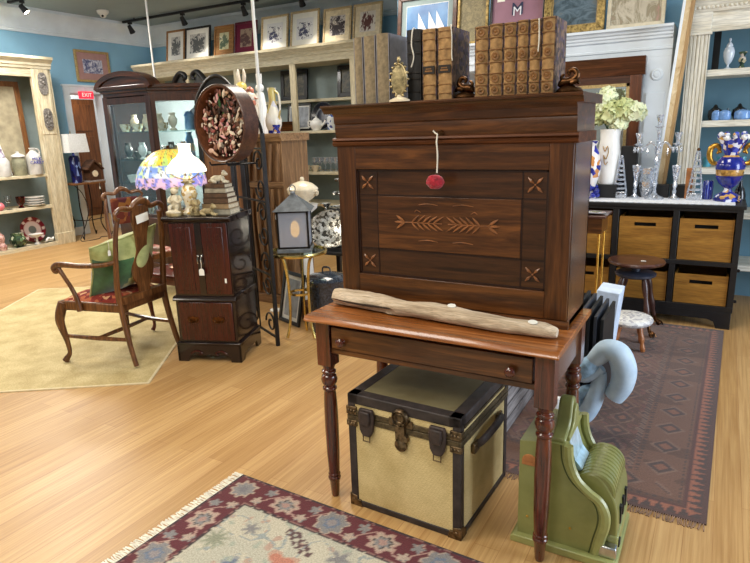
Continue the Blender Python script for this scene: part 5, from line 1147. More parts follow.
# prints along the bookcase crown
M['fr_pale']=wood('pale_wood_frame',(176,150,110),(218,198,160),'x',2,.5,.1); M['fr_maple']=wood('amber_wood_frame',(130,86,44),(182,134,78),'x',2,.4,.1); M['wine']=paint('wine_mat',(112,28,58),.05,rough=.8); M['fr_wine']=paint('wine_frame',(96,26,48),.1,rough=.45)
def art(name,bg,ink,sc,thr,st=(1,1,1)):
    # loose drawn sprays: ink where noise is high and near the centre
    m,nt,b=newmat(name); setp(b,rough=.35,coat=.3)
    mp=coords(nt,(sc*st[0],sc,sc*st[2])); n=nz(nt,mp,1,5,.6,.65)
    t=nt.nodes.new('ShaderNodeTexCoord'); vm=nt.nodes.new('ShaderNodeVectorMath'); vm.operation='DISTANCE'; vm.inputs[1].default_value=(.5,0,.45)
    nt.links.new(t.outputs['Generated'],vm.inputs[0])
    ma=nt.nodes.new('ShaderNodeMath'); ma.operation='MULTIPLY_ADD'; ma.inputs[1].default_value=-.42; nt.links.new(vm.outputs['Value'],ma.inputs[0]); nt.links.new(n.outputs['Fac'],ma.inputs[2])
    r=ramp(nt,[(thr-.03,bg),(thr,ink)]); nt.links.new(ma.outputs[0],r.inputs['Fac']); nt.links.new(r.outputs['Color'],b.inputs['Base Color']); return m
M['bot1']=art('botanical_print',(226,228,234),(70,74,110),18,.42); M['bot2']=art('dense_grey_print',(206,206,204),(92,96,100),22,.34); M['bird']=art('green_bird_print',(206,206,170),(90,110,90),12,.38); M['winep']=art('dark_figure_print',(160,140,124),(92,64,64),16,.36); M['bw']=art('black_white_print',(206,200,200),(50,42,54),26,.3); M['bw2']=art('dark_red_figure_print',(222,216,210),(96,56,58),16,.38,(1.6,1,.6))
zc=2.6665
specs=[(-7.91,.42,.5,'fr_maple','mat_white','bot2','leftmost framed print on the bookcase, amber frame by the blue wall'),(-7.42,.55,.5,'fr_black','mat_white','bot2','black framed print of dense grey foliage, second on the bookcase'),(-6.86,.40,.46,'fr_maple','fr_maple','bird','amber framed oval green bird print, third on the bookcase'),(-6.42,.43,.47,'fr_wine','wine','winep','wine red framed print, fourth on the bookcase'),(-5.87,.5,.49,'fr_pale','mat_white','bot1','pale framed botanical print right of the white pole'),(-5.33,.5,.5,'fr_pale','mat_white','bot1','pale framed botanical print, second right of the white pole'),(-4.78,.46,.47,'fr_pale','cream','bw','pale framed dense black and white print on the bookcase'),(-4.30,.45,.47,'fr_pale','cream','bw2','pale framed dark red figure print at the right end of the bookcase')]
for x,w_,h_,fr_,mt_,pr,l in specs:
    t=picture('framed_print',l,'framed picture',(x,7.42,zc),(R(-9),0,0),w_,h_,.03,.025,M[fr_],[(0,M[mt_],'mat'),(.075,M[pr],'print')],group='framed prints on the bookcase top')
# ---------- carved armchair and its companions
M['oak']=wood('warm_brown_chair_wood',(66,38,18),(144,94,52),'z',1.6,.35,.25,mid=(106,66,34))
M['redfloral']=spots('red_floral_upholstery',(128,44,34),[(176,96,60),(96,30,30),(200,150,110),(150,60,44)],30,.45,.9)
M['pinkfloral']=spots('pink_floral_upholstery',(170,104,96),[(196,150,136),(150,70,70),(206,176,160)],30,.4,.9)
M['redgold']=spots('red_gold_floral',(96,40,28),[(140,92,44),(80,34,44),(122,66,36)],16,.4,.9)
def qa_chair(name,label,loc,rz,arms,seatm,backpad=None):
    t=thing(name,label,'chair',loc,rz)
    for s in (-1,1):
        MB().tube([(s*.27,-.23,.43),(s*.285,-.25,.36),(s*.29,-.262,.29),(s*.272,-.25,.16),(s*.268,-.245,.07),(s*.28,-.265,.03),(s*.285,-.275,.012)],[.032,.034,.029,.018,.014,.02,.024],12,5).build('leg',M['oak'],t)
        MB().tube([(s*.185,.27,1.0),(s*.205,.255,.9),(s*.215,.235,.72),(s*.215,.215,.55),(s*.205,.21,.44),(s*.205,.225,.3),(s*.21,.26,.12),(s*.215,.29,.012)],[.014,.016,.017,.019,.021,.019,.017,.016],10,5,flat=(1,1.15)).build('rear_leg',M['oak'],t)
    f=MB(); f.prism([(-.285,-.265),(.285,-.265),(.225,.225),(-.225,.225)],'z',.375,.44); f.build('seat_frame',M['oak'],t,bevel=.012)
    c=MB()
    def pad(u,v):
        x=(u-.5)*2; y=(v-.5)*2; w=.265-.055*v
        return (x*w,-.25+.46*v,.44+.045*max(0,1-x**6)*max(0,1-y**6))
    c.grid(pad,18,18); c.build('seat',M[seatm],t)
    cr=MB(); cr.tube([(-.19,.27,.98),(-.215,.275,1.02),(-.17,.285,1.055),(-.09,.285,1.045),(-.05,.288,1.075),(0,.288,1.09),(.05,.288,1.075),(.09,.285,1.045),(.17,.285,1.055),(.215,.275,1.02),(.19,.27,.98)],[.013,.016,.018,.018,.023,.027,.023,.018,.018,.016,.013],10,4,flat=(1.1,.8))
    cr.ball((0,.275,1.085),.022,10,1.6,.7,.9); cr.build('crest_rail',M['oak'],t)
    if backpad:
        p=MB(); p.box(-.15,.15,.235,.27,.72,1.0); p.build('back_pad',M[backpad],t,bevel=.02)
    else:
        sp=[(.045,.46),(.05,.52),(.085,.58),(.095,.66),(.06,.74),(.045,.8),(.055,.88),(.075,.96),(.07,1.06)]
        S=crom([(a,0,z) for a,z in sp],5); pr=[(p.x,p.z) for p in S]+[(-p.x,p.z) for p in S[::-1]]
        m=MB()
        n=len(S); v=[];fc=[]
        for p in S:
            y=.232+.05*((p.z-.46)/.6)**1.3
            v+=[(p.x,y-.008,p.z),(-p.x,y-.008,p.z),(-p.x,y+.008,p.z),(p.x,y+.008,p.z)]
        for i in range(n-1):
            for k in range(4): fc.append((4*i+k,4*i+(k+1)%4,4*i+4+(k+1)%4,4*i+4+k))
        fc+=[(0,1,2,3),(4*n-4,4*n-3,4*n-2,4*n-1)]
        m._add(v,fc); m.box(-.2,.2,.2,.245,.43,.475); m.build('splat',M['oak'],t)
    if arms:
        for s in (-1,1):
            a=MB(); a.tube([(s*.215,.235,.72),(s*.26,.16,.705),(s*.30,.02,.70),(s*.315,-.1,.705),(s*.315,-.17,.70),(s*.315,-.205,.68),(s*.315,-.195,.655),(s*.315,-.17,.66)],[.015,.016,.017,.019,.021,.021,.018,.012],10,5)
            a.tube([(s*.312,-.17,.68),(s*.31,-.13,.62),(s*.30,-.09,.54),(s*.285,-.075,.46),(s*.282,-.07,.385)],[.015,.014,.014,.016,.02],10,5); a.build('arm',M['oak'],t)
    st=MB()
    for s in (-1,1): st.tube([(s*.27,-.245,.19),(s*.235,0,.185),(s*.21,.245,.19)],[.013,.016,.013],8,4)
    st.tube([(-.235,0,.185),(0,.02,.19),(.235,0,.185)],[.012,.016,.012],8,4); st.build('stretcher',M['oak'],t)
    return t
qa_chair('carved_armchair','carved brown splat-back armchair with red floral seat and a green cushion',(-3.59,2.62,.0085),R(-82.7),True,'redfloral')
qa_chair('upholstered_chair','brown chair with red and gold floral back and pink seat by the china cabinet',(-4.9,3.9,.0085),R(78),False,'pinkfloral','redgold').scale=(.95,.95,.92)
# cushion
M['greendark']=paint('dark_green_velvet',(52,92,52),.2,14,rough=.8,sheen=.5); M['greenlight']=paint('pale_green_velvet',(150,158,88),.12,10,rough=.7,sheen=.3,c2=(190,194,128))
t=thing('green_cushion','plump cushion, pale green with dark green end, leaning in the carved armchair','cushion',(-3.485,2.605,.685),rot=(R(-30),R(10),R(-97)))
def pil(sg):
    def f(u,v):
        x=(u-.5)*2;y=(v-.5)*2; h=(max(0,math.cos(PI*x/2))*max(0,math.cos(PI*y/2)))**.62
        return (x*.245*(1-.10*(1-abs(y))) ,sg*(.15*h),y*.225*(1-.08*(1-abs(x))))
    return f
m=MB(); m.m(0); 
for sg in (-1,1):
    o=len(m.v); m.grid(pil(sg),24,24)
for i,f in enumerate(m.f):
    c=sum((m.v[k] for k in f),Vector())/4
    m.mi[i]=1 if (c.x+.35*c.z>.04 and c.z<.14-.2*abs(c.y)) else 0
m.build('cover',[M['greenlight'],M['greendark']],t)
MB().tube([pil(1)(a,b) for a,b in [(i/10,0) for i in range(10)]+[(1,i/10) for i in range(10)]+[(1-i/10,1) for i in range(10)]+[(0,1-i/10) for i in range(10)]],.006,6,1,closed=True).build('piping',M['greenlight'],t)
def paper(label,loc,rot,w,h):
    return tag(MB().box(-w/2,w/2,-.001,.001,-h/2,h/2).build('paper_label',M['tagpaper'],smooth=False),label,'paper label',loc=loc,rot=rot)
paper('white paper label stuck to the top of the armchair splat',(-3.296,2.655,.985),(R(4),R(-8),R(97.3)),.11,.055)
price_tag(None,(-3.345,2.41,.87),R(97),'white price tag hanging on the near back post of the armchair')
M['seatred']=M['redfloral']
# low table with cabriole legs holding the stained glass lamp
M['redwood']=wood('reddish_table_wood',(80,28,18),(136,62,40),'x',1,.3,.3)
t=thing('low_table','low reddish side table on cabriole legs behind the carved armchair','side table',(-3.62,3.2,.0085))
MB().box(-.22,.22,-.2,.22,.46,.485).build('top',M['redwood'],t,bevel=.006); MB().box(-.19,.19,-.17,.19,.40,.46).build('apron',M['redwood'],t,smooth=False)
for sx in (-1,1):
    for sy in (-1,1):
        MB().tube([(sx*.175,sy*.165,.42),(sx*.185,sy*.175,.34),(sx*.175,sy*.165,.18),(sx*.168,sy*.16,.06),(sx*.18,sy*.172,.012)],[.026,.028,.016,.012,.018],10,5).build('leg',M['redwood'],t)
t=thing('stained_glass_lamp','large domed stained glass lamp glowing yellow, blue and violet','lamp',(-3.66,3.26,.492))
MB().lathe([(.001,0),(.09,0),(.095,.012),(.05,.03),(.025,.06),(.018,.16),(.03,.22),(.018,.28),(.014,.6),(.02,.66),(.012,.9),(.001,.92)],n=22).build('base',M['bronze'],t)
M['tiff']=None
def tiff_col(p):
    a=math.atan2(p.y,p.x); z=p.z
    c=mnoise.cell(Vector((a*9,z*38,1))); n=mnoise.noise(Vector((a*5,z*14,2))); g=mnoise.noise(Vector((a*16,z*46,5)))
    if abs(g)<.035: return (90,84,70)
    if z>.855: return (216,176,70) if n>-.2 else (176,190,90)
    if z>.80: return (236,190,60) if n>0.0 else ((170,196,110) if c<.5 else (226,226,170))
    if z>.72: return (226,234,230) if n>.1 else ((120,150,214) if c<.45 else ((200,220,170) if c<.7 else (150,180,230)))
    if z>.66: return (136,136,214) if n>.05 else ((226,190,214) if c<.55 else (170,150,220))
    return (214,178,206) if c<.5 else (150,140,216)
M['tiff']=vcol('stained_glass',.25,coat=.4,es=.5)
tp=[(.03,.915),(.06,.912),(.11,.895),(.16,.86),(.205,.815),(.235,.765),(.254,.71),(.261,.66),(.258,.64)]
TP=crom([(r,0,z) for r,z in tp],5)
def dome(u,v):
    i=min(int(v*(len(TP)-1)),len(TP)-1); r,z=TP[i].x,TP[i].z; a=2*PI*u
    if v>.92: z+=.008*math.sin(22*a)
    return (r*math.cos(a),r*math.sin(a),z)
MB().grid(dome,150,len(TP)-1).build('glass_shade',M['tiff'],t,colfn=tiff_col,recalc=False)
MB().lathe([(.001,.945),(.012,.94),(.01,.925),(.04,.915),(.04,.91),(.001,.91)],n=16).build('finial_cap',M['bronze'],t)
# ---------- black-red tower cabinet
M['mahog']=wood('deep_red_mahogany',(50,16,11),(76,26,18),'z',1.0,.25,.3,mid=(62,20,14)); M['blackred']=wood('black_mahogany',(16,9,9),(40,22,20),'z',1.2,.2,.55)
RT=R(20.5)
t=thing('tower_cabinet','small dark mahogany two-door cabinet on a drawer base, ornaments on top','cabinet',(-2.983,2.935,0),RT)
hx,hy=.228,.197
MB().box(-.205,.205,-.172,.19,.455,.965).build('upper_case',M['blackred'],t,smooth=False)
MB().box(-.21,.21,-.178,.19,.12,.43).build('lower_case',M['blackred'],t,smooth=False)
m=MB(); m.prism([(-.19,.425),(-.2,.435),(-.192,.45),(-.18,.46),(.195,.46),(.195,.425)],'x',-.222,.222); m.build('waist_moulding',M['blackred'],t,bevel=.003)
m=MB(); m.prism([(-.185,.955),(-.205,.972),(-.21,.978),(-.21,.988),(-.2,.995),(.2,.995),(.2,.955)],'x',-.232,.232); m.build('top',M['blackred'],t,bevel=.003)
for s in (-1,1):
    a,b=sorted((s*.022,s*.198)); d=MB(); d.box(a,b,-.182,-.17,.475,.95); d=d.build('door',M['mahog'],t,bevel=.002)
    q=MB(); q.box(a+.03,b-.03,-.187,-.18,.5,.925); q.build('door_panel',M['mahog'],d,bevel=.006)
    k=MB(); k.tube([(s*.012,-.182,.73),(s*.012,-.2,.725),(s*.012,-.2,.69),(s*.012,-.184,.685)],.004,6,3); k.ball((s*.012,-.186,.735),.009,8); k.build('pull',M['silver'],d)
MB().box(-.021,.021,-.184,-.172,.475,.95).build('centre_stile',M['blackred'],t,smooth=False)
d=MB().box(-.19,.19,-.19,-.176,.15,.42).build('drawer',M['mahog'],t,bevel=.005)
for x in (-.09,.09):
    k=MB(); k.prism([(x-.045,.3),(x-.03,.322),(x-.012,.318),(x,.328),(x+.012,.318),(x+.03,.322),(x+.045,.3),(x+.03,.278),(x+.01,.283),(x,.275),(x-.01,.283),(x-.03,.278)],'y',-.1935,-.19); k.tube([(x-.026,-.195,.303),(x-.02,-.205,.285),(x+.02,-.205,.285),(x+.026,-.195,.303)],.0035,6,3); k.build('bail_pull',M['bronze'],d)
f=MB()
sc=[(-hx,.0),(-hx,.125),(hx,.125),(hx,0),(hx-.075,0),(hx-.08,.03),(hx-.11,.05),(.06,.055),(.03,.04),(0,.055),(-.03,.04),(-.06,.055),(-hx+.11,.05),(-hx+.08,.03),(-hx+.075,0)]
f.prism(sc,'y',-hy,-hy+.02)
f.prism([(-hy,0),(-hy,.125),(hy,.125),(hy,0),(hy-.07,0),(hy-.09,.05),(-hy+.09,.05),(-hy+.07,0)],'x',hx-.02,hx); f.prism([(-hy,0),(-hy,.125),(hy,.125),(hy,0),(hy-.07,0),(hy-.09,.05),(-hy+.09,.05),(-hy+.07,0)],'x',-hx,-hx+.02)
f.box(-hx,hx,-hy,hy,.115,.135); f.build('bracket_base',M['blackred'],t,bevel=.003)
g=MB(); 
for s in (-1,1): g.tube([(s*.13,-hy-.002,.06),(s*.09,-hy-.004,.08),(s*.05,-hy-.004,.065),(s*.07,-hy-.003,.05)],.006,6,4)
g.build('carved_scroll',M['mahog'],t)
def TC(x,y): c,s=math.cos(RT),math.sin(RT); return (-2.983+c*x-s*y,2.935+s*x+c*y)
p=TC(.012,-.207); price_tag(None,(p[0],p[1],.715),RT,'white price tag hanging from the tower cabinet doors',(.035,.045))
p=TC(.165,-.1885); paper('tiny white paper label low on the right tower cabinet door',(p[0],p[1],.57),(0,0,RT),.012,.03)
# lamp, figurines and books on the tower cabinet
ZC=.9955
M['glowwhite']=paint('lit_milk_glass',(255,250,236),.01,rough=.3,emit=(255,240,214),es=1.8)
p=TC(-.09,-.06)
t=thing('parlour_lamp','old parlour lamp with glowing white glass shade on the tower cabinet','lamp',(p[0]+.0,p[1],ZC))
MB().lathe([(.001,0),(.055,0),(.058,.012),(.04,.025),(.03,.05),(.042,.1),(.05,.14),(.04,.18),(.022,.2),(.03,.215),(.034,.235),(.02,.25),(.001,.25)],n=24).build('font',M['goldcream'],t)
MB().lathe([(.022,.2),(.045,.205),(.045,.215),(.022,.22)],n=20,cap=False).build('burner_ring',M['brass'],t)
MB().lathe([(.126,.275),(.128,.287),(.117,.315),(.083,.355),(.05,.38),(.038,.405),(.039,.445),(.043,.455),(.038,.455),(.035,.405),(.046,.375),(.079,.348),(.113,.31),(.123,.285),(.126,.275)],n=36,cap=False).build('glass_shade',M['glowwhite'],t)
MB().lathe([(.02,.24),(.026,.28),(.024,.36),(.02,.47)],n=16,cap=False).build('chimney',M['glass'],t)
for k in range(3):
    a=2*PI*k/3; MB().tube([(.03*math.cos(a),.03*math.sin(a),.23),(.08*math.cos(a),.08*math.sin(a),.25),(.118*math.cos(a),.118*math.sin(a),.283)],.004,6,3).build('shade_arm',M['brass'],t)
M['ivoryfig']=paint('ivory_figurine',(206,192,160),.15,30,rough=.5,c2=(228,218,192)); M['goldstone']=paint('gilt_plaster',(150,128,86),.3,40,rough=.6,c2=(196,176,128))
def cherub(label,x,y,s=1,mt='ivoryfig'):
    p=TC(x,y); t=thing('cherub_figurine',label,'figurine',(p[0],p[1],ZC),RT)
    MB().box(-.04*s,.04*s,-.03*s,.03*s,0,.03*s).build('plinth',M['goldstone'],t,bevel=.004)
    b=MB(); b.tube([(0,0,.03*s),(0,0,.06*s),(0,-.004*s,.095*s),(0,0,.13*s)],[.028*s,.032*s,.03*s,.014*s],12,4); b.ball((0,-.004*s,.158*s),.024*s,12)
    for q in (-1,1):
        b.tube([(q*.022*s,0,.122*s),(q*.042*s,-.01*s,.1*s),(q*.03*s,-.03*s,.085*s),(q*.008*s,-.034*s,.1*s)],[.011*s,.01*s,.008*s,.007*s],8,4)
        b.tube([(q*.014*s,-.01*s,.06*s),(q*.024*s,-.04*s,.055*s),(q*.022*s,-.046*s,.03*s)],[.016*s,.013*s,.01*s],8,4)
    b.build('body',M[mt],t)
    h=MB(); 
    for k in range(12):
        a=2*PI*k/12; h.ball((.018*s*math.cos(a),.004*s+.016*s*math.sin(a),.172*s),.009*s,6)
    h.build('curls',M['goldstone'],t); return t
cherub('ivory seated cherub figurine left of the parlour lamp',-.17,-.10,1.0)
cherub('gilded cherub figurine beneath the white lamp shade, right of its base',-.02,-.13,.8,'goldstone')
p=TC(-.16,-.165); t=thing('trinket_box','low oval gilt trinket box at the cabinet front left','box',(p[0],p[1],ZC),RT); MB().lathe([(.001,0),(.045,0),(.05,.006),(.05,.022),(.001,.022)],n=20,sy=.6).build('body',M['goldstone'],t); MB().lathe([(.052,.0222),(.05,.03),(.02,.04),(.001,.042)],n=20,sy=.6).build('lid',M['ivoryfig'],t)
def beast(label,loc,rz,s,mt):
    t=thing('animal_figurine',label,'figurine',loc,rz)
    b=MB(); b.tube([(-.045*s,0,.024*s),(-.02*s,0,.028*s),(.015*s,0,.03*s),(.034*s,0,.042*s)],[.016*s,.022*s,.021*s,.016*s],10,5); b.ball((.044*s,0,.062*s),.017*s,10,1.1,.9,1)
    for q in (-1,1):
        b.tube([(.03*s,q*.012*s,.024*s),(.045*s,q*.014*s,.009*s),(.066*s,q*.014*s,.007*s)],[.01*s,.008*s,.007*s],8,3); b.tube([(-.04*s,q*.016*s,.022*s),(-.02*s,q*.022*s,.011*s),(-.005*s,q*.02*s,.008*s)],[.013*s,.01*s,.008*s],8,3); b.ball((.04*s,q*.01*s,.078*s),.006*s,6)
    b.ball((.06*s,0,.057*s),.009*s,8); b.tube([(-.055*s,0,.022*s),(-.07*s,.01*s,.012*s),(-.06*s,.025*s,.008*s)],[.007*s,.005*s,.006*s],6,3); b.build('body',M[mt],t); return t
p=TC(.07,-.155); beast('small gilt animal figurine lying at the cabinet front',(p[0],p[1],ZC),RT,.95,'goldstone')
M['oldbrown']=paint('brown_book_cloth',(84,62,44),.2,30,rough=.7); M['oldtan']=paint('tan_old_cloth',(140,116,84),.15,30,rough=.8); M['oldgrey']=paint('grey_old_cloth',(150,142,124),.15,30,rough=.8)
z=ZC; bl=('bottom book of the old book pile on the tower cabinet','second book up in the old book pile','middle book of the old book pile','fourth book up in the old book pile','fifth book up in the old book pile','top book of the old book pile, under the reclining animal')
for i,(w_,d_,h_,mt) in enumerate(((.2,.15,.036,'oldgrey'),(.19,.15,.034,'oldtan'),(.178,.14,.036,'oldbrown'),(.165,.13,.03,'oldbrown'),(.15,.12,.03,'oldgrey'),(.138,.11,.028,'oldbrown'))):
    p=TC(.118,-.045); t=thing('old_book',bl[i],'book',(p[0],p[1],z+.0003),RT+R(-8+random.uniform(-5,5)),group='pile of old books on the tower cabinet')
    c=MB(); c.box(-w_/2,w_/2,-d_/2,d_/2,0,.004); c.box(-w_/2,w_/2,-d_/2,d_/2,h_-.004,h_); c.box(-w_/2,w_/2,-d_/2,-d_/2+.004,0,h_); c.build('cover',M[mt],t,bevel=.001); MB().box(-w_/2+.003,w_/2-.004,-d_/2+.004,d_/2-.004,.0045,h_-.0045).build('page_block',M['pages'],t,smooth=False)
    z+=h_+.0006
p=TC(.118,-.05); beast('cream reclining animal figurine on top of the old book pile',(p[0],p[1],z+.0004),RT,1.0,'ivoryfig')
# round deep wooden frame of shell and doll collage on an iron easel
t=thing('collage_drum','round deep wooden frame filled with pink and white doll collage','wall art',(-2.735,2.86,1.565),R(-6))
M['hoop']=wood('hoop_wood',(84,46,28),(142,88,56),'x',1,.45,.1); M['hoopz']=wood('dark_hoop_rim',(52,32,26),(96,62,48),'x',1.2,.4,.2)
MB().at((0,0,0),(R(90),0,0)).lathe([(.225,-.105),(.225,.0),(.218,.0),(.214,-.105),(.225,-.105)],n=56,cap=False).build('hoop_inside',M['hoop'],t)
MB().at((0,0,0),(R(90),0,0)).lathe([(.2255,-.107),(.236,-.107),(.236,.004),(.231,.008),(.2255,.004),(.2255,-.107)],n=56,cap=False).build('hoop_rim',M['hoopz'],t)
MB().at((0,0,0),(R(90),0,0)).lathe([(.001,-.102),(.216,-.102),(.216,-.105),(.001,-.105)],n=48).build('backing',M['hoopz'],t)
cc=MB(); rnd=random.Random(3); cols=[]
pal=[(230,190,170),(240,224,204),(216,150,142),(160,84,80),(236,226,206),(84,54,42),(110,74,56),(236,216,196),(214,176,146),(140,94,74),(236,176,178),(70,48,38)]
pal2=[(84,54,42),(60,40,32),(110,74,56),(50,36,30),(140,94,74),(70,48,38),(96,62,46),(224,206,186),(60,44,36),(120,70,60),(200,150,140),(46,60,38)]
for i in range(430):
    a=rnd.uniform(0,2*PI); r=.205*math.sqrt(rnd.random()); x=r*math.cos(a); zz=r*math.sin(a); n0=len(cc.v)
    rr=rnd.uniform(.004,.013); cc.at((x,.085-rnd.uniform(0,.07),zz),(0,rnd.uniform(0,PI),0)).ball((0,0,0),rr,7,rnd.uniform(.7,1.4),.6,rnd.uniform(1,3)); cc.at(); cl=(pal if (zz<.03 or rnd.random()<.35) else pal2)[rnd.randrange(len(pal))]
    if -.05<x<.02 and zz>.04 and rnd.random()<.3: cl=(52,92,46)
    cols+= [cl]*(len(cc.v)-n0)
M['collage']=vcol('painted_collage',.6)
o=cc.build('collage',M['collage'],t,recalc=False); at=o.data.color_attributes.new('Col','FLOAT_COLOR','POINT')
for i,c_ in enumerate(cols): at.data[i].color=lin(c_)
o['kind']='stuff'
p=(-2.735,2.97)
t=thing('iron_easel','thin iron easel holding the round collage frame above the tower cabinet','easel',(-2.845,3.085,.9955),R(-6))
MB().tube([(0,0,.01),(0,0,.62)],.009,8).build('pole',M['iron'],t); MB().lathe([(.001,0),(.035,0),(.035,.008),(.012,.02),(.001,.02)],n=20).build('foot',M['iron'],t)
m=MB(); m.tube([(0,0,.61),(.1,-.04,.61),(.1,-.07,.58)],.006,6,1); m.tube([(.0,-.0,.318),(.21,-.0,.318)],.006,6,1)
for x in (.03,.19): m.tube([(x,-.0,.318),(x,-.22,.318),(x,-.23,.338)],.006,6,1)
m.build('rest',M['iron'],t)
# arched iron trellis screen
t=thing('iron_trellis','tall arched black wrought iron trellis panel with scrolls','trellis',(-2.69,3.205,0),R(-27))
m=MB(); Wd=.62
for x in (0,-Wd): m.box(x-.012,x+.012,-.012,.012,0,1.5)
m.build('upright',M['iron'],t,smooth=False)
m=MB(); m.tube([(0,0,1.48),(-.02,0,1.54),(-.12,0,1.66),(-.22,0,1.76),(-.31,0,1.80),(-.4,0,1.76),(-.5,0,1.66),(-.6,0,1.54),(-Wd,0,1.48)],.012,8,4); m.build('arch',M['iron'],t)
m=MB()
for z in (.06,.52,1.04,1.4): m.box(-Wd,0,-.007,.007,z-.006,z+.006)
m.build('crossbar',M['iron'],t,smooth=False)
def scroll(mb,cx,cz,s,mx=1,mz=1,n=22):
    pts=[]
    for i in range(n+1):
        a=PI*2.6*i/n; r=s*(1-.78*i/n); pts.append((cx+mx*r*math.cos(a),0,cz+mz*r*math.sin(a)))
    mb.tube(pts,.007,6,1)
m=MB()
for x in (-.085,-.4):
    for z in ((.15,.44,.6,.8,.96,1.13,1.31) if x>-.1 else (.15,.44)): scroll(m,x-.015 if x>-.2 else x,z,.085,-1,1 if z in(.15,.6,.96,1.31) else -1)
for x in (-.31,): m.tube([(x,0,.06),(x,0,1.4)],.006,6)
for x in (-.2,-.42): scroll(m,x,1.55,.1,-1 if x>-.3 else 1,1)
m.build('scrollwork',M['iron'],t)
# dark carved cheval panel behind
t=thing('arched_screen','tall dark room screen with arched pierced crest behind the round collage','screen',(-3.62,3.78,0),R(14)); t.scale=(.66,1,1)
MB().box(-.26,.26,0,.04,.1,1.70).build('panel',M['brownframe'],t,smooth=False)
f=MB(); 
for x in (-.28,.28): f.box(x-.03,x+.03,-.012,.05,0,1.74)
f.box(-.28,.28,-.01,.05,1.66,1.72); f.box(-.28,.28,-.01,.05,.08,.16); f.build('frame',M['blackpaint'],t,bevel=.004)
c=MB(); out=[(-.3,1.72)]+[(-.3+.6*i/20,1.76+.2*math.sin(PI*i/20)**.8) for i in range(21)]+[(.3,1.72)]
inn=[(.24,1.735)]+[(.24-.48*i/20,1.745+.12*math.sin(PI*i/20)) for i in range(21)]
c.prism(out,'y',.012,.03); c.tube([(x,.01,z) for x,z in out[1:-1]],.016,8)
for k in range(9):
    a=PI*(k+.5)/9; c.tube([(.06*math.cos(a),.008,1.745+.03*math.sin(a)),(.19*math.cos(a),.004,1.745+.12*math.sin(a))],[.006,.014],8)
c.build('crest',M['blackpaint'],t)
# pine cabinet behind
M['pine']=wood('carved_pine',(112,82,52),(184,144,100),'z',1.1,.55,.05,mid=(142,104,68)); M['pinex']=wood('carved_pine_top',(112,80,50),(178,138,96),'x',1.1,.55,.05)
t=thing('pine_cabinet','tall carved pine cabinet with arched grooves behind the iron trellis','cabinet',(-3.60,4.26,0))
MB().box(-.36,.36,-.17,.2,.06,1.44).build('case',M['pine'],t,smooth=False)
m=MB(); m.prism([(-.19,1.43),(-.2,1.455),(-.215,1.47),(-.215,1.495),(.2,1.495),(.2,1.43)],'x',-.39,.39); m.build('top',M['pinex'],t,bevel=.003)
MB().box(-.36,.36,-.18,-.165,1.04,1.09).build('moulding',M['pinex'],t,bevel=.004); MB().box(-.37,.37,-.19,.2,0,.08).build('plinth',M['pinex'],t,bevel=.004)
m=MB()
for k in range(9):
    x=-.32+.08*k; m.tube([(x,-.172,.1),(x+.01,-.18,.4),(x-.01,-.18,.7),(x,-.172,1.03)],.022,8,4); m.tube([(x-.02,-.172,1.1),(x,-.18,1.25),(x+.015,-.172,1.41)],.02,8,4)
m.build('carved_fluting',M['pine'],t)
# ceramics on the pine cabinet
M['hen']=paint('cream_glazed_hen',(222,204,180),.12,14,rough=.25,coat=.4,c2=(236,226,210)); M['yellow']=paint('yellow_glaze',(216,186,70),.15,20,rough=.3,coat=.3,c2=(234,216,130)); M['rosy']=paint('rosy_glaze',(196,120,96),.2,20,rough=.3,coat=.3)
t=thing('ceramic_hen','large cream ceramic hen with red wattle on the pine cabinet','figurine',(-3.67,4.15,1.4955))
b=MB(); b.tube([(-.13,0,.17),(-.06,0,.12),(.02,0,.11),(.07,0,.17),(.085,0,.26)],[.05,.1,.11,.085,.06],14,5); b.ball((.09,0,.3),.055,12); b.lathe([(.001,0),(.08,0),(.085,.01),(.05,.04),(.04,.05)],n=20); b.build('body',M['hen'],t)
c=MB(); c.tube([(.05,0,.345),(.08,0,.375),(.11,0,.365),(.12,0,.34)],[.012,.02,.018,.008],8,4); c.ball((.135,-.01,.255),.022,8,.7,1,1.3); c.tube([(.135,0,.30),(.17,0,.29)],[.014,.003],8); c.build('comb_and_beak',M['rosy'],t)
t=thing('rabbit_figure','tall yellow ceramic rabbit figure behind the cream hen','figurine',(-3.85,4.36,1.4955))
b=MB(); b.tube([(0,0,0),(0,0,.12),(0,0,.26),(0,0,.36)],[.075,.085,.06,.04],14,4); b.ball((0,-.01,.41),.052,12); b.build('body',M['yellow'],t)
b=MB(); 
for s in (-1,1): b.tube([(s*.02,0,.44),(s*.035,0,.51),(s*.03,0,.57)],[.014,.018,.006],8,4)
b.build('ears',M['hen'],t)
t=thing('white_rabbit','small white long-eared ceramic rabbit behind the cream hen','figurine',(-3.69,4.41,1.4955))
b=MB(); b.tube([(0,0,0),(0,0,.2),(0,0,.36)],[.06,.055,.035],12,4); b.ball((0,0,.4),.04,10)
for s in (-1,1): b.tube([(s*.015,0,.43),(s*.025,0,.52)],[.012,.008],8)
b.build('body',M['whitegloss'],t)
M['pitch']=spots('yellow_white_pitcher',(228,222,206),[(214,196,120),(236,230,220),(196,170,110),(206,206,214)],12,.45,.25,coat=.4)
t=thing('ceramic_pitcher','tall yellow and white ceramic pitcher on the pine cabinet','pitcher',(-3.435,4.26,1.4955)); t.scale=(.72,.72,.95)
MB().lathe([(.001,0),(.06,0),(.065,.01),(.095,.07),(.1,.12),(.07,.2),(.04,.28),(.045,.36),(.055,.4),(.048,.4),(.036,.34),(.001,.2)],n=24).build('body',M['pitch'],t); MB().tube([(.05,0,.37),(.1,0,.33),(.11,0,.22),(.085,0,.14)],.012,8,5).build('handle',M['pitch'],t); MB().lathe([(.101,.0),(.098,.04),(.085,.055)],n=24,cap=False).build('blue_band',M['cobalt'],t).scale=(.75,.75,1)
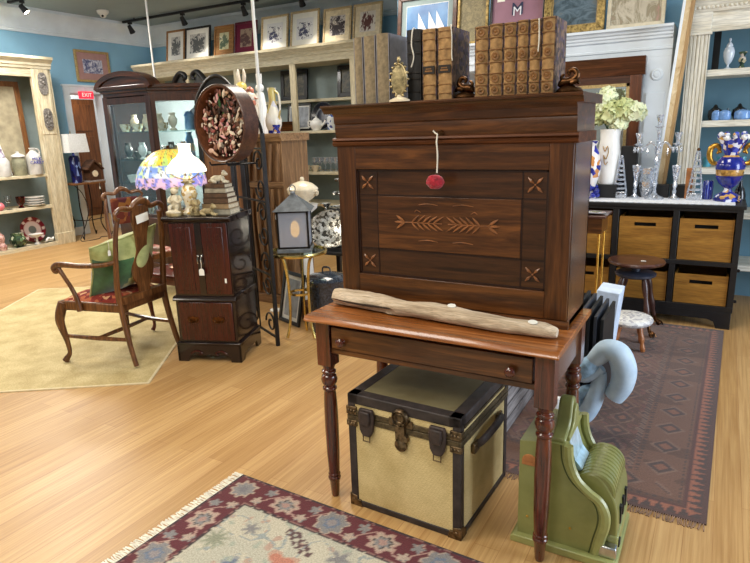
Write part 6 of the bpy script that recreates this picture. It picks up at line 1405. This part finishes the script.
tag(MB().lathe([(.001,0),(.05,0),(.055,.02),(.05,.1),(.06,.13),(.055,.13),(.001,.1)],n=18).build('dark_blue_jar',M['flowerblue']),'blue and white jar at the right end of the pine cabinet','jar',loc=(-3.33,4.16,1.4955)).scale=(.6,.6,.55)
# ---------- gold table with lantern, stock pot
t=thing('gold_table','small round glass topped gold table under the metal lantern','table',(-2.635,3.44,0))
M['palebrass']=metal('pale_brass',(206,182,112),.25)
MB().lathe([(.198,.645),(.212,.645),(.215,.655),(.212,.668),(.198,.668),(.198,.645)],n=40,cap=False).build('rim',M['palebrass'],t)
MB().lathe([(.001,.655),(.2,.655),(.2,.662),(.001,.662)],n=40).build('glass_top',M['shelfglass'],t)
for k in range(3):
    a=R(-128+120*k); c,s=math.cos(a),math.sin(a); MB().tube([(.17*c,.17*s,.65),(.11*c,.11*s,.6),(.085*c,.085*s,.4),(.09*c,.09*s,.15),(.12*c,.12*s,.012)],[.012,.011,.011,.01,.012],8,6).build('leg',M['palebrass'],t)
MB().lathe([(.07,.34),(.084,.34),(.084,.355),(.07,.355),(.07,.34)],n=20,cap=False).build('collar',M['palebrass'],t)
M['zinc']=paint('grey_zinc',(112,116,120),.15,20,rough=.45,metal=.5); M['frost']=paint('dusty_lantern_glass',(150,158,172),.08,6,rough=.25,coat=.3)
t=thing('metal_lantern','grey metal lantern with pyramid roof and dusty panes on the gold table','lantern',(-2.645,3.435,.6685),R(30)); t.scale=(.83,.83,.96)
h=.135
MB().box(-h-.01,h+.01,-h-.01,h+.01,0,.03).build('base',M['zinc'],t,bevel=.004)
m=MB()
for sx in (-1,1):
    for sy in (-1,1): m.box(*sorted((sx*h,sx*(h-.016))),*sorted((sy*h,sy*(h-.016))),.03,.31)
for s in (-1,1):
    m.box(-h,h,*sorted((s*h,s*(h-.014))),.296,.312); m.box(*sorted((s*h,s*(h-.014))),-h,h,.296,.312); m.box(-h,h,*sorted((s*h,s*(h-.014))),.03,.044); m.box(*sorted((s*h,s*(h-.014))),-h,h,.03,.044)
m.build('frame',M['iron'],t,smooth=False)
M['lanternpane']=pane('hazy_lantern_pane',(206,214,224),.12)
_n=M['lanternpane'].node_tree; _d=_n.nodes.new('ShaderNodeBsdfDiffuse'); _d.inputs[0].default_value=lin((196,200,212)); _x=_n.nodes.new('ShaderNodeMixShader'); _x.inputs[0].default_value=.36
_o=[q for q in _n.nodes if q.type=='OUTPUT_MATERIAL'][0]; _s=_o.inputs[0].links[0].from_socket; _n.links.new(_s,_x.inputs[1]); _n.links.new(_d.outputs[0],_x.inputs[2]); _n.links.new(_x.outputs[0],_o.inputs[0])
for s in (-1,1):
    MB().box(-h+.014,h-.014,*sorted((s*(h-.006),s*(h-.009))),.044,.296).build('pane',M['lanternpane'],t,smooth=False)
    MB().box(*sorted((s*(h-.006),s*(h-.009))),-h+.014,h-.014,.044,.296).build('pane',M['lanternpane'],t,smooth=False)
m=MB(); q=h+.03; m._add([(-q,-q,.31),(q,-q,.31),(q,q,.31),(-q,q,.31),(-.02,-.02,.42),(.02,-.02,.42),(.02,.02,.42),(-.02,.02,.42)],[(0,1,2,3),(0,1,5,4),(1,2,6,5),(2,3,7,6),(3,0,4,7),(4,5,6,7)]); m.lathe([(.02,.42),(.024,.43),(.016,.44),(.001,.445)],n=12); m.tube([(-.02,0,.44),(-.024,0,.47),(0,0,.49),(.024,0,.47),(.02,0,.44)],.004,6,4); m.build('roof',M['zinc'],t,smooth=False)
M['bulb']=paint('amber_candle_bulb',(244,190,90),.1,30,rough=.3,emit=(255,180,70),es=3.5)
MB().lathe([(.001,.03),(.02,.03),(.018,.06),(.015,.09),(.015,.12),(.001,.12)],n=14).build('candle_socket',M['blackm'],t); MB().lathe([(.015,.1),(.036,.125),(.04,.165),(.032,.2),(.014,.22),(.001,.225)],n=16).build('bulb',M['bulb'],t); MB().cyl((0,0,.22),(0,0,.4),.003,n=6).build('wire',M['blackm'],t)
price_tag(None,(-2.72,3.33,1.0),R(30),'paper tag hanging by the eave of the metal lantern')
M['enamel']=paint('black_speckled_enamel',(30,33,38),.3,60,rough=.18,coat=.5,c2=(58,66,80))
t=thing('stock_pot','large black enamel stock pot with lid on the floor by the desk','stock pot',(-2.56,3.68,0))
MB().lathe([(.001,.0),(.17,0),(.178,.02),(.19,.3),(.196,.36),(.2,.366),(.001,.366)],n=40).build('body',M['enamel'],t); t.scale=(.81,.81,1.08)
MB().lathe([(.204,.3665),(.205,.378),(.17,.40),(.06,.42),(.001,.424)],n=40).build('lid',M['enamel'],t); m=MB(); m.tube([(-.045,0,.415),(-.035,0,.455),(.035,0,.455),(.045,0,.415)],.007,8,4); m.build('lid_handle',M['enamel'],t)
for s in (-1,1): MB().tube([(s*.188,-.05,.28),(s*.235,-.04,.285),(s*.235,.04,.285),(s*.188,.05,.28)],.007,8,3).build('side_handle',M['enamel'],t)
# framed photograph and brown basket under the gold table, seen past its legs
picture('floor_frame','black picture frame leaning on the floor behind the gold table','photo frame',(-2.93,3.66,.0),(R(-12),0,R(-20)),.3,.42,.03,.02,M['fr_black'],[(.03,M['photo'],'photograph')])
M['wicker']=weave_mat('brown_wicker',(80,48,30),(132,84,54),80)
tag(MB().lathe([(.001,0),(.08,0),(.1,.12),(.104,.13),(.096,.13),(.076,.01),(.001,.01)],n=24).build('wicker_basket',M['wicker']),'small brown basket on the floor behind the gold table leg','basket',loc=(-2.86,3.86,0))
# ---------- silver display behind the lantern
_before=set(o.name for o in bpy.data.objects)
M['dkwood']=M['blackpaint']
t=thing('display_table','dark table crowded with silverware beside the desk hutch','table',(-2.55,4.25,0))
MB().box(-.32,.5,-.3,.3,.46,.49).build('top',M['dkwood'],t,bevel=.004)
for sx in (-.29,.46):
    for sy in (-.26,.26): MB().box(sx-.02,sx+.02,sy-.02,sy+.02,0,.46).build('leg',M['dkwood'],t,smooth=False)
t=thing('wooden_riser','dark wooden riser shelf on the silver display table','riser',(-2.6,4.36,.4905))
MB().box(-.24,.4,-.14,.16,.28,.3).build('top',M['dkwood'],t,smooth=False); 
for x in (-.22,.37): MB().box(x-.012,x+.012,-.13,.15,0,.28).build('side',M['dkwood'],t,smooth=False)
t=thing('plant_pillar','slender white pillar holding the lidded tureen','pillar',(-3.02,4.06,0))
MB().lathe([(.001,0),(.12,0),(.12,.04),(.06,.07),(.05,.5),(.06,.84),(.11,.88),(.12,.915),(.001,.915)],n=24).build('shaft',M['white'],t)
t=thing('soup_tureen','cream lidded china tureen on a white pillar behind the lantern','tureen',(-3.02,4.06,.9155)); t.scale=(.84,.84,.9)
MB().lathe([(.001,0),(.07,0),(.075,.012),(.055,.025),(.11,.06),(.15,.11),(.152,.135),(.001,.13)],n=30).build('bowl',M['cream'],t); MB().lathe([(.155,.136),(.15,.15),(.1,.19),(.04,.21),(.02,.215),(.022,.235),(.012,.25),(.001,.252)],n=30).build('lid',M['cream'],t)
for s in (-1,1): MB().tube([(s*.14,-.02,.12),(s*.18,0,.12),(s*.17,.0,.09),(s*.13,.02,.085)],.009,8,4).build('handle',M['cream'],t)
sg=spots('engraved_silver',(190,190,184),[(240,240,236),(120,116,108),(216,214,206),(80,76,70)],46,.15,.2,metal=1.0); M['engr']=sg; M['engr'].node_tree.nodes['Principled BSDF'].inputs['Metallic'].default_value=.75
tray=[(.001,0),(.06,0),(.1,.004),(.16,.016),(.168,.022),(.16,.024),(.1,.01),(.001,.008)]
def tr(label,x,y,z,tilt,rz,s=1): o=tag(MB().lathe([(r*s,h_*s) for r,h_ in tray],n=36,sx=1.2).build('silver_tray',M['engr']),label,'tray',loc=(x,y,z),rot=(tilt,0,rz),group='silver trays'); return o
tr('engraved silver tray leaning at the front of the silver display',-2.6,4.04,.67,R(70),R(15)); tr('engraved silver tray leaning at the display right end, low',-2.28,4.03,.675,R(72),R(-10),1.05)

def bowl(label,x,y,z,s,cat='bowl'): return tag(MB().lathe([(.001,0),(.04*s,0),(.042*s,.01*s),(.015*s,.03*s),(.015*s,.05*s),(.07*s,.08*s),(.1*s,.13*s),(.105*s,.135*s),(.095*s,.13*s),(.001,.07*s)],n=24).build('footed_bowl',M['engr']),label,cat,loc=(x,y,z),group='footed silver bowls')
bowl('footed silver bowl at the left front of the silver display',-2.55,4.24,.4905,.85); bowl('footed silver bowl between the leaning trays',-2.345,4.22,.4905,.8); bowl('footed silver bowl on the riser, left end',-2.82,4.30,.7915,.5); 
def pot(label,x,y,z,s,rz=0):
    t=thing('silver_teapot',label,'teapot',(x,y,z),rz,group='silver teapots'); MB().lathe([(.001,0),(.05*s,0),(.052*s,.01*s),(.03*s,.025*s),(.075*s,.07*s),(.08*s,.11*s),(.05*s,.17*s),(.045*s,.2*s),(.001,.2*s)],n=24).build('body',M['engr'],t); MB().lathe([(.048*s,.2*s),(.04*s,.22*s),(.012*s,.235*s),(.016*s,.25*s),(.001,.26*s)],n=20).build('lid',M['engr'],t)
    MB().tube([(.07*s,0,.08*s),(.12*s,0,.12*s),(.15*s,0,.19*s)],[.018*s,.012*s,.008*s],8,4).build('spout',M['engr'],t); MB().tube([(-.05*s,0,.18*s),(-.13*s,0,.18*s),(-.13*s,0,.09*s),(-.075*s,0,.08*s)],.009*s,8,5).build('handle',M['engr'],t)
pot('silver teapot on the riser beside the tureen',-2.43,4.42,.7915,.75,R(20)); pot('silver teapot at the right of the riser, by the hutch',-2.25,4.42,.7915,.7,R(90)); pot('silver teapot at the right front of the silver display',-2.18,4.14,.4905,.9,R(160))
t=thing('tiered_stand','tall tiered silver stand with ring handle beside the hutch','tiered stand',(-2.67,4.36,.7915)); t.scale=(.8,.8,1)
for z,r in ((.02,.15),(.15,.115),(.27,.08)): MB().lathe([(.001,z),(r,z),(r*1.1,z+.015),(r*1.06,z+.018),(r*.95,z+.006),(.001,z+.006)],n=28).build('tier',M['engr'],t)
MB().lathe([(.001,0),(.05,0),(.05,.01),(.012,.02),(.01,.1),(.016,.13),(.008,.16),(.015,.25),(.008,.28),(.008,.36),(.001,.36)],n=14).build('stem',M['silver'],t); MB().tube([(.028*math.cos(a),0,.39+.03*math.sin(a)) for a in [2*PI*k/16 for k in range(16)]],.005,6,1,closed=True).build('ring_handle',M['silver'],t)
for k,(x,y,z,hh,l) in enumerate(((-2.62,4.28,.812,.2,'clear crystal decanter on the riser, left of the tiered stand'),(-2.73,4.25,.7915,.17,'clear crystal decanter at the riser front left'),(-2.28,4.25,.7915,.18,'clear crystal decanter at the riser front right'))):
    if k==0: x,z=-2.52,.7915; y=4.255
    if k==1: x,y=-2.38,4.262
    tag(MB().lathe([(.001,0),(.035,0),(.04,.01),(.04,hh*.5),(.014,hh*.7),(.014,hh*.85),(.022,hh*.86),(.026,hh*.95),(.001,hh)],n=10).build('decanter',M['crystal'],ang=20),l,'decanter',loc=(x,y,z),group='crystal decanters in the silver display')
for x,l in ((-2.83,'white china figure behind the lantern, in front'),(-2.80,'white china figure behind the lantern, farther back')):
    t=tag(MB().tube([(0,0,0),(0,0,.05),(.004,-.005,.12),(0,0,.16),(0,-.004,.19)],[.045,.035,.03,.016,.024],12,5).build('china_figure',M['whitegloss']),l,'figurine',loc=(x,3.99 if x<-2.82 else 4.17,.4905),group='white china figures in the silver display')
tag(MB().lathe([(.001,0),(.03,0),(.032,.01),(.03,.08),(.024,.1),(.001,.1)],n=14).build('amber_jar',M['rust']),'small orange brown jar at the right of the silver display','jar',loc=(-2.12,4.03,.4905))
for k in range(3):
    x=-2.72+.13*k; bwl=tag(MB().lathe([(.001,0),(.03,0),(.034,.006),(.012,.02),(.05,.05),(.054,.06),(.048,.058),(.001,.03)],n=18).build('silver_goblet',M['engr']),'%s small silver cup from the left among the silver display'%ORD[k],'cup',loc=(x,3.985 if k%2 else 4.14,.4905),group='small silver cups along the display front')
    bwl.location=((-2.71,4.19,.4905),(-2.62,4.17,.4905),(-2.45,4.1,.4905),(-2.36,3.98,.4905),(-2.14,3.98,.4905))[k]
for o in list(bpy.data.objects):
    if o.name not in _before and o.parent is None and not o.name.startswith(('plant_pillar','soup_tureen')): o.location.x-=.32; o.location.y+=.26
# ---------- camera
cam=bpy.data.cameras.new('camera'); cam.sensor_width=36; cam.lens=600/750*36; cam.clip_start=.05
co=bpy.data.objects.new('camera',cam); COL.objects.link(co)
pi_,ro,ya=R(14.2),R(-1.876),R(30.1)
f0=Vector((-math.sin(ya),math.cos(ya),0)); r0=Vector((math.cos(ya),math.sin(ya),0)); up=Vector((0,0,1))
f=f0*math.cos(pi_)-up*math.sin(pi_); u=up*math.cos(pi_)+f0*math.sin(pi_)
r=r0*math.cos(ro)+u*math.sin(ro); u2=-r0*math.sin(ro)+u*math.cos(ro)
mw=Matrix((r,u2,-f)).transposed().to_4x4(); mw.translation=Vector((0,0,1.5)); co.matrix_world=mw
SC.camera=co
# ---------- light: shop windows to the right (open side), unseen warm fill added under the ceiling
w=bpy.data.worlds.new('daylight'); SC.world=w; w.use_nodes=True
bg=w.node_tree.nodes['Background']; bg.inputs['Color'].default_value=lin((205,222,245)); bg.inputs['Strength'].default_value=.7
def area(name,loc,size,power,col,rot=(0,0,0),sy=None):
    l=bpy.data.lights.new(name,'AREA'); l.energy=power; l.color=col; l.size=size
    if sy: l.shape='RECTANGLE'; l.size_y=sy
    o=bpy.data.objects.new(name,l); COL.objects.link(o); o.location=loc; o.rotation_euler=rot; return o
WARM=(1,.92,.80); DAY=(.78,.88,1)
area('ceiling_fill',(-2.2,.6,3.3),1.2,55,WARM); area('ceiling_fill',(-5.5,2.6,3.3),1.2,75,WARM); area('ceiling_fill',(-.6,3.4,3.3),1.0,45,WARM); area('ceiling_fill',(-7.2,4.2,3.3),1.0,120,(1,.95,.88)); area('ceiling_fill',(-3.2,4.6,3.3),1.0,50,WARM); area('ceiling_fill',(-10.2,7.2,2.58),.8,25,WARM)  # unseen warm areas added as fill below the ceiling, without fixtures
area('shop_window',(4.3,2.6,1.7),3.0,220,DAY,(0,R(90),0),2.2); area('ceiling_fill',(-.9,-.9,3.3),1.2,60,WARM); area('ceiling_fill',(-4.6,-.6,3.3),1.2,60,WARM)
def spot(name,loc,target,power,ang=60,col=WARM):
    l=bpy.data.lights.new(name,'SPOT'); l.energy=power; l.color=col; l.spot_size=R(ang); l.spot_blend=.6; l.shadow_soft_size=.04
    o=bpy.data.objects.new(name,l); COL.objects.link(o); o.location=loc; d=Vector(target)-Vector(loc); o.rotation_euler=d.to_track_quat('-Z','Y').to_euler()
for x in (-8.4,-7.2,-6.0,-5.0): spot('track_lamp',(x,7.0,3.12),(x+.1,7.6,1.0),22,90)
spot('track_lamp',(-8.15,5.1,3.12),(-8.5,4.9,1.2),70,80); spot('track_lamp',(-5.4,5.05,3.1),(-5.7,5.2,1.4),40,60)
def pt(name,loc,power,col,rad=.03):
    l=bpy.data.lights.new(name,'POINT'); l.energy=power; l.color=col; l.shadow_soft_size=rad
    o=bpy.data.objects.new(name,l); COL.objects.link(o); o.location=loc
pt('cabinet_lamp_fill',(-5.8,4.95,1.86),22,(1,.97,.9)); pt('cabinet_lamp_fill',(-5.8,5.0,1.45),14,(1,.97,.9)); pt('cabinet_lamp_fill',(-5.8,5.0,.93),10,(1,.97,.9)); pt('lamp_bulb',(-3.66,3.26,1.2),6,WARM)  # lower two cabinet points are unseen fill added to brighten the shelves
SC.view_settings.view_transform='Standard'; SC.view_settings.look='None'; SC.view_settings.exposure=0.08; SC.view_settings.gamma=1.0; SC.view_settings.use_curve_mapping=False
